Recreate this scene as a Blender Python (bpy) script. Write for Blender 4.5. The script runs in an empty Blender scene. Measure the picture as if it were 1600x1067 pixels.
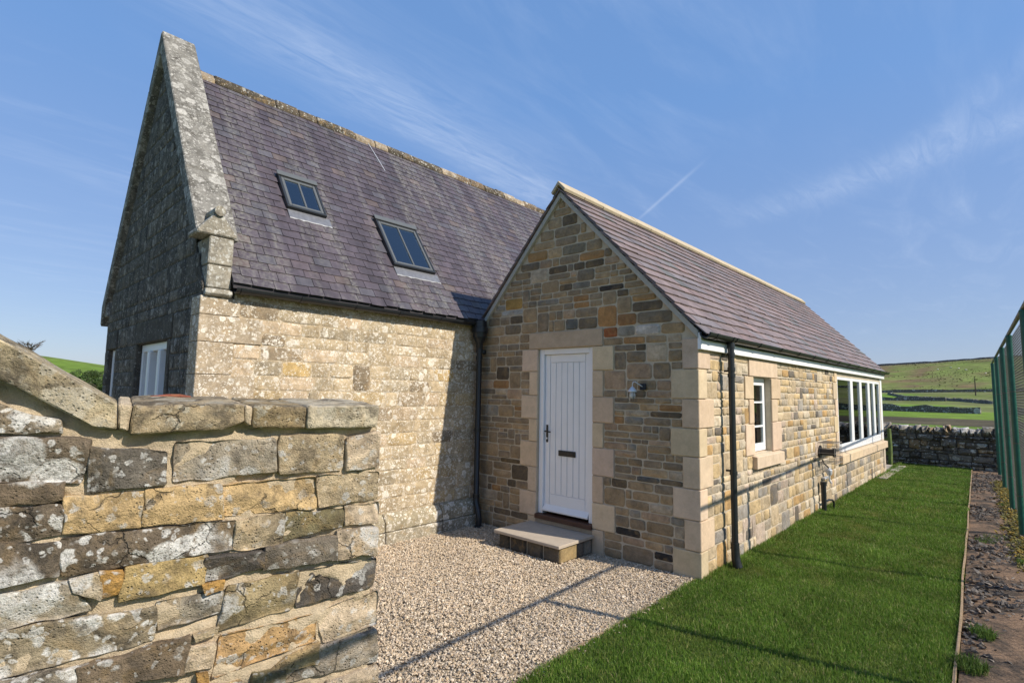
import bpy, bmesh, math, random
import numpy as np
from mathutils import Vector, Matrix, noise

S = bpy.context.scene
COL = S.collection
rad = math.radians

# ------------------------------------------------------------------ camera
CAM = Vector((5.5666, -5.2971, 1.836))
CR = Vector((0.73186, 0.68125, 0.01686)); CU = Vector((0.05139, -0.07984, 0.99548)); CF = Vector((-0.67952, 0.72769, 0.09344))
cd = bpy.data.cameras.new('camera'); co = bpy.data.objects.new('camera', cd); COL.objects.link(co)
co.matrix_world = Matrix(((CR.x, CU.x, -CF.x, CAM.x), (CR.y, CU.y, -CF.y, CAM.y), (CR.z, CU.z, -CF.z, CAM.z), (0, 0, 0, 1)))
cd.sensor_width = 36.0; cd.lens = 18.694; cd.clip_start = 0.05; cd.clip_end = 6000
S.camera = co
S.view_settings.view_transform = 'Standard'; S.view_settings.look = 'None'
S.view_settings.exposure = 0.42; S.view_settings.gamma = 1.0

# ------------------------------------------------------------------ sky and sun
SUN = Vector((1.0, 0.24, 0.815)).normalized()
sun_el = math.asin(SUN.z); sun_az = math.atan2(SUN.x, SUN.y)
sd = bpy.data.lights.new('sun', 'SUN'); sd.energy = 4.3; sd.angle = rad(0.53); sd.color = (1.0, 0.915, 0.78)
so = bpy.data.objects.new('sun', sd); COL.objects.link(so); so.location = (20, 5, 20)
so.rotation_euler = SUN.to_track_quat('Z', 'Y').to_euler()

world = bpy.data.worlds.new('World'); S.world = world; world.use_nodes = True
nt = world.node_tree; nt.nodes.clear()
def wn(t, **k):
    n = nt.nodes.new(t)
    for a, b in k.items(): setattr(n, a, b)
    return n
def wl(a, b): nt.links.new(a, b)
def wmath(op, a, b=None, clamp=False):
    n = wn('ShaderNodeMath', operation=op); n.use_clamp = clamp
    for i, v in enumerate((a, b)):
        if v is None: continue
        if isinstance(v, (int, float)): n.inputs[i].default_value = v
        else: wl(v, n.inputs[i])
    return n.outputs[0]
sky = wn('ShaderNodeTexSky', sky_type='NISHITA'); sky.sun_disc = False
sky.sun_elevation = sun_el; sky.sun_rotation = sun_az; sky.air_density = 1.0; sky.dust_density = 0.6; sky.ozone_density = 2.2; sky.altitude = 150
tc = wn('ShaderNodeTexCoord'); sep = wn('ShaderNodeSeparateXYZ'); wl(tc.outputs['Generated'], sep.inputs[0])
zc = wmath('MAXIMUM', sep.outputs[2], 0.06)
pxx = wmath('DIVIDE', sep.outputs[0], zc); pyy = wmath('DIVIDE', sep.outputs[1], zc)
comb = wn('ShaderNodeCombineXYZ'); wl(pxx, comb.inputs[0]); wl(pyy, comb.inputs[1])
def wnoise(scale, sx, sy, rot, detail=6, dist=0.6, rough=0.6):
    m = wn('ShaderNodeMapping'); m.inputs['Rotation'].default_value = (0, 0, rot); m.inputs['Scale'].default_value = (sx, sy, 1)
    wl(comb.outputs[0], m.inputs[0])
    n = wn('ShaderNodeTexNoise'); n.inputs['Scale'].default_value = scale; n.inputs['Detail'].default_value = detail
    n.inputs['Roughness'].default_value = rough; n.inputs['Distortion'].default_value = dist
    wl(m.outputs[0], n.inputs['Vector']); return n.outputs['Fac']
def band(ax, ay, bx, by, w):
    # soft streak of high cirrus lying along the line a-b on the cloud layer
    dx, dy = bx - ax, by - ay; L = math.hypot(dx, dy); dx /= L; dy /= L
    qx = wmath('SUBTRACT', pxx, ax); qy = wmath('SUBTRACT', pyy, ay)
    t = wmath('ADD', wmath('MULTIPLY', qx, dx), wmath('MULTIPLY', qy, dy))
    d = wmath('ADD', wmath('MULTIPLY', qx, -dy), wmath('MULTIPLY', qy, dx))
    g = wmath('DIVIDE', d, w); g = wmath('MULTIPLY', g, g); g = wmath('POWER', 2.718, wmath('MULTIPLY', g, -1.0))
    e = wmath('DIVIDE', wmath('SUBTRACT', t, L / 2), L * 0.62); e = wmath('MULTIPLY', e, e); e = wmath('MULTIPLY', e, e)
    e = wmath('POWER', 2.718, wmath('MULTIPLY', e, -1.0))
    return wmath('MULTIPLY', g, e)
nA = wnoise(1.6, 2.2, 0.55, 0.08, detail=7, dist=0.9)
nB = wnoise(5.5, 2.6, 0.5, 0.12, detail=8, dist=1.4, rough=0.68)
nC = wnoise(0.8, 1.0, 1.0, 0.4, detail=3, dist=0.3)
wisp = wmath('MULTIPLY', wmath('SUBTRACT', nA, 0.47, ), 2.6, True)
wisp = wmath('MULTIPLY', wisp, wmath('ADD', wmath('MULTIPLY', nB, 1.1), -0.1, True))
wisp = wmath('MULTIPLY', wisp, wmath('MULTIPLY', wmath('SUBTRACT', nC, 0.33), 2.8, True))
st1 = wmath('MULTIPLY', band(-1.44, 0.35, -1.70, 2.25, 0.15), wmath('ADD', wmath('MULTIPLY', nB, 1.5), -0.32, True))
st2 = wmath('MULTIPLY', band(-0.85, 2.98, 0.25, 2.5, 0.17), wmath('ADD', wmath('MULTIPLY', nB, 1.3), -0.3, True))
st3 = wmath('MULTIPLY', band(-0.2, 2.6, 0.15, 2.0, 0.07), wmath('ADD', wmath('MULTIPLY', nB, 1.3), -0.35, True))
st4 = wmath('MULTIPLY', band(-1.45, 2.62, -1.02, 2.26, 0.011), 0.16)
cl = wmath('ADD', wmath('MULTIPLY', wisp, 0.40), wmath('MULTIPLY', st1, 0.34))
cl = wmath('ADD', cl, wmath('MULTIPLY', st2, 0.3)); cl = wmath('ADD', cl, wmath('MULTIPLY', st3, 0.2)); cl = wmath('ADD', cl, st4)
cl = wmath('MULTIPLY', cl, wmath('MULTIPLY', wmath('SUBTRACT', sep.outputs[2], 0.03), 7.0, True), True)
ev = wn('ShaderNodeMixRGB'); ev.inputs[0].default_value = 0.6; wl(sky.outputs[0], ev.inputs[1])
air = wn('ShaderNodeMixRGB'); wl(wmath('MULTIPLY', sep.outputs[2], 2.1, True), air.inputs[0]); air.inputs[1].default_value = (2.25, 2.75, 4.5, 1); air.inputs[2].default_value = (1.4, 2.95, 6.2, 1); wl(air.outputs[0], ev.inputs[2])
mx = wn('ShaderNodeMixRGB'); wl(cl, mx.inputs[0]); wl(ev.outputs[0], mx.inputs[1]); mx.inputs[2].default_value = (6.6, 7.2, 8.2, 1)
bg = wn('ShaderNodeBackground'); bg.inputs[1].default_value = 0.104; wl(mx.outputs[0], bg.inputs[0])
wo = wn('ShaderNodeOutputWorld'); wl(bg.outputs[0], wo.inputs[0])

# ------------------------------------------------------------------ helpers
def pix(P):
    d = Vector(P) - CAM; z = d.dot(CF)
    if z < 0.05: return None
    return (512 + 531.75 * d.dot(CR) / z, 341 - 531.75 * d.dot(CU) / z, z)

OFF = {}
def link(o, parent=None):
    COL.objects.link(o)
    if parent is not None:
        o.parent = parent; OFF[o.name] = OFF[parent.name]
    else:
        OFF[o.name] = Vector((0, 0, 0))
    return o
def tag(o, label, cat, group=None, kind=None):
    if label: o['label'] = label
    if cat: o['category'] = cat
    if group: o['group'] = group
    if kind: o['kind'] = kind
    return o
def thing(name, label, cat, loc, group=None):
    o = bpy.data.objects.new(name, None); COL.objects.link(o); o.location = loc; o.empty_display_size = 0.2
    OFF[o.name] = Vector(loc); return tag(o, label, cat, group)

class MB:
    def __init__(s): s.v = []; s.f = []
    def add(s, vs, fs):
        b = len(s.v); s.v += [tuple(v) for v in vs]; s.f += [tuple(i + b for i in f) for f in fs]; return s
    def box(s, x0, x1, y0, y1, z0, z1):
        return s.add([(x0, y0, z0), (x1, y0, z0), (x1, y1, z0), (x0, y1, z0), (x0, y0, z1), (x1, y0, z1), (x1, y1, z1), (x0, y1, z1)],
                     [(0, 3, 2, 1), (4, 5, 6, 7), (0, 1, 5, 4), (1, 2, 6, 5), (2, 3, 7, 6), (3, 0, 4, 7)])
    def prism(s, poly, ext):
        ext = Vector(ext); n = len(poly); P = [Vector(p) for p in poly]
        a = Vector((0, 0, 0))
        for i in range(n): a += P[i].cross(P[(i + 1) % n])
        if a.dot(ext) > 0: P = P[::-1]
        return s.add(P + [p + ext for p in P], [tuple(range(n)), tuple(range(2 * n - 1, n - 1, -1))] +
                     [((i + 1) % n, i, n + i, n + (i + 1) % n) for i in range(n)])
    def tube(s, path, r, n=10, caps=True):
        path = [Vector(p) for p in path]; rs = r if isinstance(r, (list, tuple)) else [r] * len(path)
        base = len(s.v); ref = None
        for i, p in enumerate(path):
            t = (path[min(i + 1, len(path) - 1)] - path[max(i - 1, 0)]).normalized()
            if ref is None: ref = Vector((0, 0, 1)) if abs(t.z) < 0.9 else Vector((1, 0, 0))
            a = t.cross(ref).normalized(); b = t.cross(a).normalized(); ref = -b if b.dot(ref) < 0 else b
            b = t.cross(a).normalized()
            for k in range(n):
                an = 2 * math.pi * k / n; s.v.append(tuple(p + rs[i] * (math.cos(an) * a + math.sin(an) * b)))
        for i in range(len(path) - 1):
            for k in range(n):
                k2 = (k + 1) % n; s.f.append((base + i * n + k, base + i * n + k2, base + (i + 1) * n + k2, base + (i + 1) * n + k))
        if caps:
            s.f.append(tuple(base + k for k in range(n))[::-1]); s.f.append(tuple(base + (len(path) - 1) * n + k for k in range(n)))
        return s
    def lathe(s, c, prof, n=14):
        c = Vector(c); return s.tube([c + Vector((0, 0, z)) for z, r in prof], [max(r, 1e-4) for z, r in prof], n)
    def build(s, name, mat, parent=None, bevel=0, smooth=False, label=None, cat=None, kind=None, loc=None):
        off = OFF[parent.name] if parent is not None else Vector(loc or (0, 0, 0))
        me = bpy.data.meshes.new(name); me.from_pydata([tuple(Vector(v) - off) for v in s.v], [], s.f)
        bm = bmesh.new(); bm.from_mesh(me); bmesh.ops.recalc_face_normals(bm, faces=bm.faces)
        if bevel: bmesh.ops.bevel(bm, geom=list(bm.edges), offset=bevel, segments=1, profile=0.6, affect='EDGES')
        bm.to_mesh(me); bm.free()
        if smooth:
            me.polygons.foreach_set('use_smooth', [True] * len(me.polygons))
            try: me.set_sharp_from_angle(angle=rad(40))
            except Exception: pass
        me.materials.append(mat); o = bpy.data.objects.new(name, me)
        link(o, parent)
        if parent is None: o.location = off; OFF[o.name] = off
        if label or cat or kind: tag(o, label, cat, None, kind)
        return o

def np_mesh(name, V, F, mat, col=None, parent=None, smooth=False):
    V = np.asarray(V, np.float32); F = np.asarray(F, np.int32); k = F.shape[1]
    if parent is not None: V = V - np.array(OFF[parent.name], np.float32)
    me = bpy.data.meshes.new(name); me.vertices.add(len(V)); me.vertices.foreach_set('co', V.ravel())
    me.loops.add(F.size); me.loops.foreach_set('vertex_index', F.ravel())
    me.polygons.add(len(F)); me.polygons.foreach_set('loop_start', np.arange(len(F), dtype=np.int32) * k)
    me.polygons.foreach_set('use_smooth', np.full(len(F), bool(smooth)))
    me.update(calc_edges=True)
    if col is not None:
        a = me.attributes.new('Col', 'FLOAT_COLOR', 'POINT'); c4 = np.ones((len(V), 4), np.float32); c4[:, :3] = col
        a.data.foreach_set('color', c4.ravel())
    me.materials.append(mat); o = bpy.data.objects.new(name, me); link(o, parent); return o

# ------------------------------------------------------------------ materials
class NT:
    def __init__(s, name):
        s.m = bpy.data.materials.new(name); s.m.use_nodes = True; s.t = s.m.node_tree
        s.b = s.t.nodes['Principled BSDF']; s.geo = None
    def n(s, t, **k):
        n = s.t.nodes.new(t)
        for a, b in k.items(): setattr(n, a, b)
        return n
    def l(s, a, b): s.t.links.new(a, b)
    def val(s, sock, v):
        if hasattr(v, 'is_linked') or isinstance(v, bpy.types.NodeSocket): s.l(v, sock)
        else: sock.default_value = v
    def pos(s, rnd=False, scale=None):
        g = s.n('ShaderNodeNewGeometry').outputs['Position']
        if rnd:
            oi = s.n('ShaderNodeObjectInfo'); m = s.n('ShaderNodeVectorMath', operation='MULTIPLY_ADD')
            s.l(oi.outputs['Random'], m.inputs[0]); m.inputs[1].default_value = (17.3, 9.1, 23.7); s.l(g, m.inputs[2]); g = m.outputs[0]
        if scale:
            mp = s.n('ShaderNodeMapping'); mp.inputs['Scale'].default_value = scale; s.l(g, mp.inputs[0]); g = mp.outputs[0]
        return g
    def noise(s, p, scale, detail=4, rough=0.55, dist=0.0):
        n = s.n('ShaderNodeTexNoise'); s.l(p, n.inputs['Vector']); n.inputs['Scale'].default_value = scale; n.inputs['Detail'].default_value = detail
        n.inputs['Roughness'].default_value = rough; n.inputs['Distortion'].default_value = dist; return n.outputs['Fac']
    def voro(s, p, scale, feature='F1'):
        n = s.n('ShaderNodeTexVoronoi', feature=feature); s.l(p, n.inputs['Vector']); n.inputs['Scale'].default_value = scale; return n.outputs['Distance']
    def ramp(s, f, a, b, lo=0.0, hi=1.0):
        n = s.n('ShaderNodeMapRange'); n.clamp = True; s.l(f, n.inputs[0])
        n.inputs[1].default_value = a; n.inputs[2].default_value = b; n.inputs[3].default_value = lo; n.inputs[4].default_value = hi; return n.outputs[0]
    def mul(s, a, b, op='MULTIPLY'):
        n = s.n('ShaderNodeMath', operation=op); s.val(n.inputs[0], a); s.val(n.inputs[1], b); return n.outputs[0]
    def mix(s, f, a, b, mode='MIX'):
        n = s.n('ShaderNodeMixRGB', blend_type=mode); s.val(n.inputs[0], f)
        for i, v in ((1, a), (2, b)):
            if isinstance(v, tuple): n.inputs[i].default_value = v + (1,) if len(v) == 3 else v
            else: s.l(v, n.inputs[i])
        return n.outputs[0]
    def scalecol(s, c, f):
        n = s.n('ShaderNodeVectorMath', operation='SCALE'); s.l(c, n.inputs[0]); s.val(n.inputs['Scale'], f); return n.outputs[0]
    def src(s, src):
        if src == 'obj': return s.n('ShaderNodeObjectInfo').outputs['Color']
        if src == 'attr': return s.n('ShaderNodeAttribute', attribute_name='Col').outputs['Color']
        n = s.n('ShaderNodeRGB'); n.outputs[0].default_value = tuple(src) + (1,); return n.outputs[0]
    def bump(s, h, strength, dist):
        b = s.n('ShaderNodeBump'); b.inputs['Strength'].default_value = strength; b.inputs['Distance'].default_value = dist
        s.l(h, b.inputs['Height']); s.l(b.outputs[0], s.b.inputs['Normal'])
    def done(s, col, rough=0.9, spec=0.25):
        s.l(col, s.b.inputs['Base Color']); s.val(s.b.inputs['Roughness'], rough); s.b.inputs['Specular IOR Level'].default_value = spec; return s.m

def stone_mat(name, src, lichen=0.0, glo=.36, bed=0.0, pits=0.0, lscale=9, specks=0.0, dirt=0.0, vary=0.35, bump=0.5, dist=0.012, streak=0.0, ochre=0.25, lcol=(.62, .61, .56)):
    t = NT(name); p = t.pos(rnd=(src == 'obj'))
    c = t.src(src)
    n1 = t.noise(p, 7, 6, 0.62); n2 = t.noise(p, 36, 9, 0.78); n3 = t.noise(p, 3.1, 4, 0.6, 0.4)
    c = t.scalecol(c, t.ramp(n1, 0.25, 0.75, 1 - vary, 1 + vary))
    c = t.scalecol(c, t.ramp(n2, 0.25, 0.75, 1 - vary * .8, 1 + vary * .8)); c = t.scalecol(c, t.ramp(t.noise(p, 170, 3, .6), .25, .75, 1 - vary * .5, 1 + vary * .5))
    c = t.mix(t.mul(t.ramp(t.noise(p, 11, 3, .6, .8), 0.52, 0.68), ochre), c, (.40, .26, .11))
    if bed:
        pb = t.pos(rnd=(src == 'obj'), scale=(3.0, 3.0, 8)); nb = t.noise(pb, 2.6, 7, .68, .5); c = t.scalecol(c, t.ramp(nb, .3, .7, 1 - bed * .5, 1 + bed * .45))
        c = t.mix(t.mul(t.ramp(t.noise(pb, 1.1, 5, .6, 1.0), .56, .64), bed * .55), c, (.36, .24, .12))
    if dirt:
        c = t.mix(t.mul(t.ramp(t.noise(p, 8.5, 7, 0.7, 0.5), 0.46, 0.62), dirt), c, (.055, .048, .04))
    if streak:
        ps = t.pos(scale=(2.2, 2.2, 0.22)); c = t.mix(t.mul(t.ramp(t.noise(ps, 4, 6, .65, .3), 0.45, 0.7), streak), c, (.035, .032, .03))
    if lichen or specks:
        nd = t.n('ShaderNodeTexNoise'); t.l(p, nd.inputs['Vector']); nd.inputs['Scale'].default_value = 22; nd.inputs['Detail'].default_value = 4
        dv = t.n('ShaderNodeVectorMath', operation='MULTIPLY_ADD'); t.l(nd.outputs['Color'], dv.inputs[0]); dv.inputs[1].default_value = (.05, .05, .05); t.l(p, dv.inputs[2])
        grit = t.ramp(t.noise(p, 75, 4, .7), .30, .52)
        def colony(scale, amount, soft, col, gate):
            vv = t.n('ShaderNodeTexVoronoi', feature='F1'); t.l(dv.outputs[0], vv.inputs['Vector']); vv.inputs['Scale'].default_value = scale
            sx = t.n('ShaderNodeSeparateColor'); t.l(vv.outputs['Color'], sx.inputs[0])
            r_ = t.ramp(sx.outputs[0], 1 - amount, 1.0, 0.02, .66); d_ = t.mul(r_, vv.outputs['Distance'], 'SUBTRACT')
            f = t.mul(t.ramp(d_, 0.0, soft), t.mul(grit, t.ramp(gate, glo, glo + .13)))
            rim = t.scalecol(t.src(col), t.mul(t.ramp(d_, soft, soft * 3.5, 1.12, .86), t.ramp(sx.outputs[1], 0, 1, .72, 1.08)))
            return f, rim
        gate = t.noise(p, 4.2, 3, .55)
        if lichen:
            f, rim = colony(lscale, .55 * lichen, .10, lcol, gate); c = t.mix(t.mul(f, .82), c, rim)
        if specks:
            f, rim = colony(lscale * 3.2, .6 * specks, .12, lcol, t.noise(p, 6.1, 3, .55)); c = t.mix(t.mul(f, .8), c, rim)
            f, rim = colony(lscale * 7, .5 * specks, .16, lcol, t.noise(p, 5.0, 3, .55)); c = t.mix(t.mul(f, .7), c, rim)
    h = t.mul(t.mul(n1, 1.0), t.mul(n2, 0.7), 'ADD'); h = t.mul(h, t.mul(t.noise(p, 170, 4, .65), .4), 'ADD')
    if pits:
        pv_ = t.mul(t.ramp(t.voro(p, 85), .10, .32, 1, 0), t.ramp(t.noise(p, 10, 4, .6), .44, .60)); c = t.mix(t.mul(pv_, pits), c, (.07, .055, .04))
        ck = t.n('ShaderNodeTexVoronoi', feature='DISTANCE_TO_EDGE'); t.l(dv.outputs[0], ck.inputs['Vector']); ck.inputs['Scale'].default_value = 5.5
        cr = t.mul(t.ramp(ck.outputs['Distance'], .004, .016, 1, 0), t.ramp(t.noise(p, 3.3, 3), .58, .63)); c = t.mix(t.mul(cr, .65), c, (.06, .048, .038))
        h = t.mul(h, t.mul(pv_, -.5), 'ADD'); h = t.mul(h, t.mul(cr, -.9), 'ADD'); h = t.mul(h, t.mul(t.noise(p, 95, 5, .75), .5), 'ADD')
    if bed: h = t.mul(h, t.mul(nb, .4), 'ADD')
    t.bump(h, bump, dist); return t.done(c, 0.92, 0.2)

def plain(name, col, rough=0.5, spec=0.4, metal=0.0, nz=0.0, nscale=30, bump=0.0):
    t = NT(name); c = t.src(col); p = t.pos()
    if nz: c = t.scalecol(c, t.ramp(t.noise(p, nscale, 5, .6), .25, .75, 1 - nz, 1 + nz))
    if bump: t.bump(t.noise(p, nscale * 3, 4), bump, 0.004)
    t.b.inputs['Metallic'].default_value = metal
    return t.done(c, rough, spec)

M_gstone = stone_mat('ext_stone', 'obj', bed=.2, vary=.32, bump=.55, dist=.012, ochre=.3, dirt=.25)
M_gstone_j = stone_mat('ext_stone_joined', 'attr', bed=.2, vary=.32, bump=.55, dist=.012, ochre=.3, dirt=.25)
M_mortar = stone_mat('lime_mortar', (.50, .425, .32), vary=.15, bump=.4, dist=.006, ochre=.05)
M_dress = stone_mat('dressed_sandstone', 'obj', vary=.13, bump=.35, dist=.006, ochre=.14, dirt=.07)
M_old = stone_mat('old_wall_stone', 'obj', glo=.37, lichen=1.2, lscale=11, specks=1.45, vary=.32, bump=.7, dist=.014, ochre=.35, dirt=.22, lcol=(.84, .78, .68))
M_oldmortar = stone_mat('old_wall_mortar', (.43, .34, .225), glo=.37, lichen=1.2, lscale=11, specks=1.45, vary=.25, bump=.7, dist=.014, ochre=.12, dirt=.1, lcol=(.74, .68, .58))
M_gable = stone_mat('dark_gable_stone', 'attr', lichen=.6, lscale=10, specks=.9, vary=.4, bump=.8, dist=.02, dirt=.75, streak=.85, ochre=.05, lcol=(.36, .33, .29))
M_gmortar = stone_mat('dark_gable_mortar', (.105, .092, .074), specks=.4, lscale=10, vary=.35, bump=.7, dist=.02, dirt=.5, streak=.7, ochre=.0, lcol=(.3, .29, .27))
M_coping = stone_mat('weathered_coping', (.20, .19, .17), lichen=1.0, lscale=8, specks=1.2, vary=.4, bump=.7, dist=.015, dirt=.6, ochre=.03, lcol=(.50, .48, .44))
M_kneeler = stone_mat('kneeler_stone', (.31, .28, .225), lichen=.9, lscale=9, specks=1.0, vary=.35, bump=.6, dist=.014, dirt=.5, ochre=.1)
M_garden = stone_mat('garden_wall_stone', 'obj', pits=.7, glo=.40, bed=.3, lichen=.5, lscale=8, specks=.75, vary=.4, bump=.85, dist=.02, dirt=.6, ochre=.4, lcol=(.62, .60, .56))
M_gardenL = stone_mat('garden_wall_stone_lichen', 'obj', pits=.7, glo=.33, bed=.25, lichen=1.5, lscale=7, specks=1.3, vary=.45, bump=.85, dist=.02, dirt=.8, ochre=.3, lcol=(.80, .78, .74))
M_gardenC = stone_mat('garden_coping_stone', 'obj', pits=.6, glo=.36, bed=.25, lichen=1.1, lscale=8, specks=1.0, vary=.45, bump=.85, dist=.018, dirt=.75, ochre=.35, lcol=(.50, .45, .35))
M_gmort = stone_mat('garden_wall_mortar', (.62, .50, .345), vary=.2, bump=1.0, dist=.02, ochre=.1, dirt=.06)
M_field = stone_mat('field_stone', 'obj', lichen=.55, lscale=6, specks=.4, vary=.4, bump=.8, dist=.03, dirt=.6, ochre=.1)
M_fieldj = stone_mat('field_stone_dark', (.14, .125, .105), lichen=.6, lscale=1.2, specks=.8, vary=.5, bump=.8, dist=.05, dirt=.6, ochre=.05)

def slate_mat(name, src, lich, gloss):
    t = NT(name); p = t.pos(rnd=(src == 'obj')); pw = t.pos()
    c = t.src(src); n1 = t.noise(p, 9, 5, .6)
    c = t.scalecol(c, t.ramp(n1, .25, .75, .72, 1.28))
    c = t.scalecol(c, t.ramp(t.noise(p, 60, 4, .6), .25, .75, .85, 1.15))
    if lich:
        pst_ = t.pos(scale=(.35, 3.2, .35)); c = t.scalecol(c, t.ramp(t.noise(pst_, 1.6, 6, .65), .3, .7, .72, 1.3)); big = t.noise(pst_, 1.0, 5, .62, .4); fine = t.noise(pw, 22, 6, .7)
        f = t.mul(t.ramp(big, .45, .62), t.ramp(fine, .42, .62)); c = t.mix(t.mul(f, lich), c, (.20, .19, .17))
        f2 = t.mul(t.ramp(t.noise(pw, 30, 5, .7), .66, .72), .55); c = t.mix(f2, c, (.26, .22, .18))
    t.bump(t.mul(n1, t.mul(t.noise(p, 80, 4), .4), 'ADD'), .35, .006)
    return t.done(c, gloss, .4)
M_slate = slate_mat('purple_slate', 'obj', .75, .52); M_slate_j = slate_mat('purple_slate_joined', 'attr', .75, .52)
M_eslate = slate_mat('pink_grey_slate', 'obj', 0, .62); M_eslate_j = slate_mat('pink_grey_slate_joined', 'attr', 0, .62)
M_deck = plain('roof_deck', (.05, .045, .05), .9)
M_white = plain('white_paint', (.80, .80, .81), .38, .45, nz=.03, nscale=8)
M_bargeM = plain('verge_mortar', (.42, .40, .36), .85, .2, nz=.12, nscale=25, bump=.3)
M_ridge = stone_mat('ridge_tile_stone', (.45, .375, .27), vary=.12, bump=.25, dist=.006, ochre=.05)
M_oldridge = stone_mat('old_ridge_stone', 'obj', lichen=.5, lscale=14, specks=.5, vary=.45, bump=1, dist=.02, dirt=.5, ochre=.5)
M_black = plain('black_pvc', (.016, .018, .021), .36, .5, nz=.1, nscale=10)
M_lead = plain('lead_flashing', (.17, .175, .195), .45, .5, metal=.3, nz=.25, nscale=20, bump=.2)
M_frame_d = plain('grey_roof_window_frame', (.10, .105, .105), .4, .5, nz=.1)
M_frame_k = plain('dark_roof_window_frame', (.02, .022, .024), .4, .5)
M_iron = plain('black_iron', (.012, .012, .013), .45, .5)
M_timber_sill = plain('oak_sill', (.09, .045, .03), .6, .3, nz=.3, nscale=14, bump=.3)
M_galv = plain('galvanised_white', (.62, .63, .66), .4, .5, metal=.2, nz=.1)
M_greenpost = plain('green_post_paint', (.008, .085, .062), .38, .5, nz=.25, nscale=12)
M_rail = plain('galvanised_rail', (.10, .10, .09), .5, .5, metal=.4, nz=.2)
M_net = plain('black_netting', (.012, .018, .016), .6, .3)
M_edge = plain('timber_edging', (.34, .24, .15), .85, .2, nz=.3, nscale=25, bump=.4)
M_post = stone_mat('weathered_post', (.11, .15, .05), vary=.4, bump=.5, ochre=.1)
M_red = stone_mat('red_tile', (.22, .07, .045), vary=.4, bump=.7)
M_interior = plain('dark_interior', (.035, .035, .035), .9)
M_plaster = plain('pale_interior_wall', (.5, .48, .45), .9)

def glass_mat(name, tint, ior):
    t = NT(name); b = t.b
    b.inputs['Base Color'].default_value = tint + (1,); b.inputs['Roughness'].default_value = 0.01
    b.inputs['Transmission Weight'].default_value = 1.0; b.inputs['IOR'].default_value = 1.5
    # thin pane: straight-through view mixed with a clear reflection by the real Fresnel law
    tr = t.n('ShaderNodeBsdfTransparent'); tr.inputs[0].default_value = tint + (1,)
    gl = t.n('ShaderNodeBsdfGlossy'); gl.inputs['Roughness'].default_value = 0.005; gl.inputs[0].default_value = (1, 1, 1, 1)
    fr = t.n('ShaderNodeFresnel'); fr.inputs[0].default_value = ior
    mx = t.n('ShaderNodeMixShader'); t.l(fr.outputs[0], mx.inputs[0]); t.l(tr.outputs[0], mx.inputs[1]); t.l(gl.outputs[0], mx.inputs[2])
    t.l(mx.outputs[0], t.t.nodes['Material Output'].inputs[0]); return t.m
M_glass = glass_mat('window_glass', (.55, .62, .62), 1.3)
M_rglass = glass_mat('roof_window_glass', (.5, .6, .7), 2.3)

# ------------------------------------------------------------------ stone pieces
def make_stone_pool(n, seed, rough=1.0, flat=0.0):
    R = random.Random(seed); pool = []
    base = [(-.5, -.36), (-.42, -.5), (-.14, -.5), (.16, -.5), (.42, -.5), (.5, -.34), (.5, .0), (.5, .36), (.42, .5), (.14, .5), (-.16, .5), (-.42, .5), (-.5, .34), (-.5, 0)]
    for k in range(n):
        N = len(base); j = .035 * rough
        o = [(x + R.uniform(-j, j) * .6, y + R.uniform(-j, j)) for x, y in base]
        o = [(max(-.5, min(.5, x)), max(-.5, min(.5, y))) for x, y in o]
        vs = [(x, y, -1.0) for x, y in o] + [(x * .985, y * .97, .45 + R.uniform(-.25, .2) * rough) for x, y in o]
        vs += [(x * (.86 + R.uniform(-.03, .03)), y * (.78 + R.uniform(-.05, .05)), .9 + R.uniform(-.3, .35) * rough) for x, y in o]
        vs += [(R.uniform(-.25, -.1), R.uniform(-.1, .1), 1 + R.uniform(-.25, .45) * rough), (R.uniform(.1, .25), R.uniform(-.1, .1), 1 + R.uniform(-.25, .45) * rough)]
        f = []
        for i in range(N):
            i2 = (i + 1) % N
            f.append((i, i2, N + i2, N + i)); f.append((N + i, N + i2, 2 * N + i2, 2 * N + i))
        a, b = 3 * N, 3 * N + 1
        for i in range(N):
            i2 = (i + 1) % N
            xm = (o[i][0] + o[i2][0]) / 2; c = a if xm < 0 else b
            f.append((2 * N + i, 2 * N + i2, c))
        # bridge between the two crown points
        top = [i for i in range(N) if o[i][1] > .3 and o[i][0] > 0 and o[(i + 1) % N][0] <= 0] or [9]
        f2 = []
        for i in range(N):
            i2 = (i + 1) % N
            m0 = ((o[i][0] + o[i2][0]) / 2) < 0; ip = (i - 1) % N
            m1 = ((o[ip][0] + o[i][0]) / 2) < 0
            if m0 != m1: f2.append((2 * N + i, a if m0 else b, a if m1 else b)[::-1])
        f += f2
        me = bpy.data.meshes.new('stone_piece'); me.from_pydata(vs, [], f)
        bm = bmesh.new(); bm.from_mesh(me); bmesh.ops.recalc_face_normals(bm, faces=bm.faces)
        bmesh.ops.triangulate(bm, faces=bm.faces); bm.to_mesh(me); bm.free()
        me.polygons.foreach_set('use_smooth', [True] * len(me.polygons))
        try: me.set_sharp_from_angle(angle=rad(55))
        except Exception: pass
        V = np.array([v.co[:] for v in me.vertices], np.float32); F = np.array([p.vertices[:] for p in me.polygons], np.int32)
        if flat: pass
        pool.append((me, V, F))
    return pool
POOL = make_stone_pool(18, 5)
def pool_with(pool, mat):
    out = []
    for me, V, F in pool:
        m2 = me.copy(); m2.materials.append(mat); out.append((m2, V, F))
    return out

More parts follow.
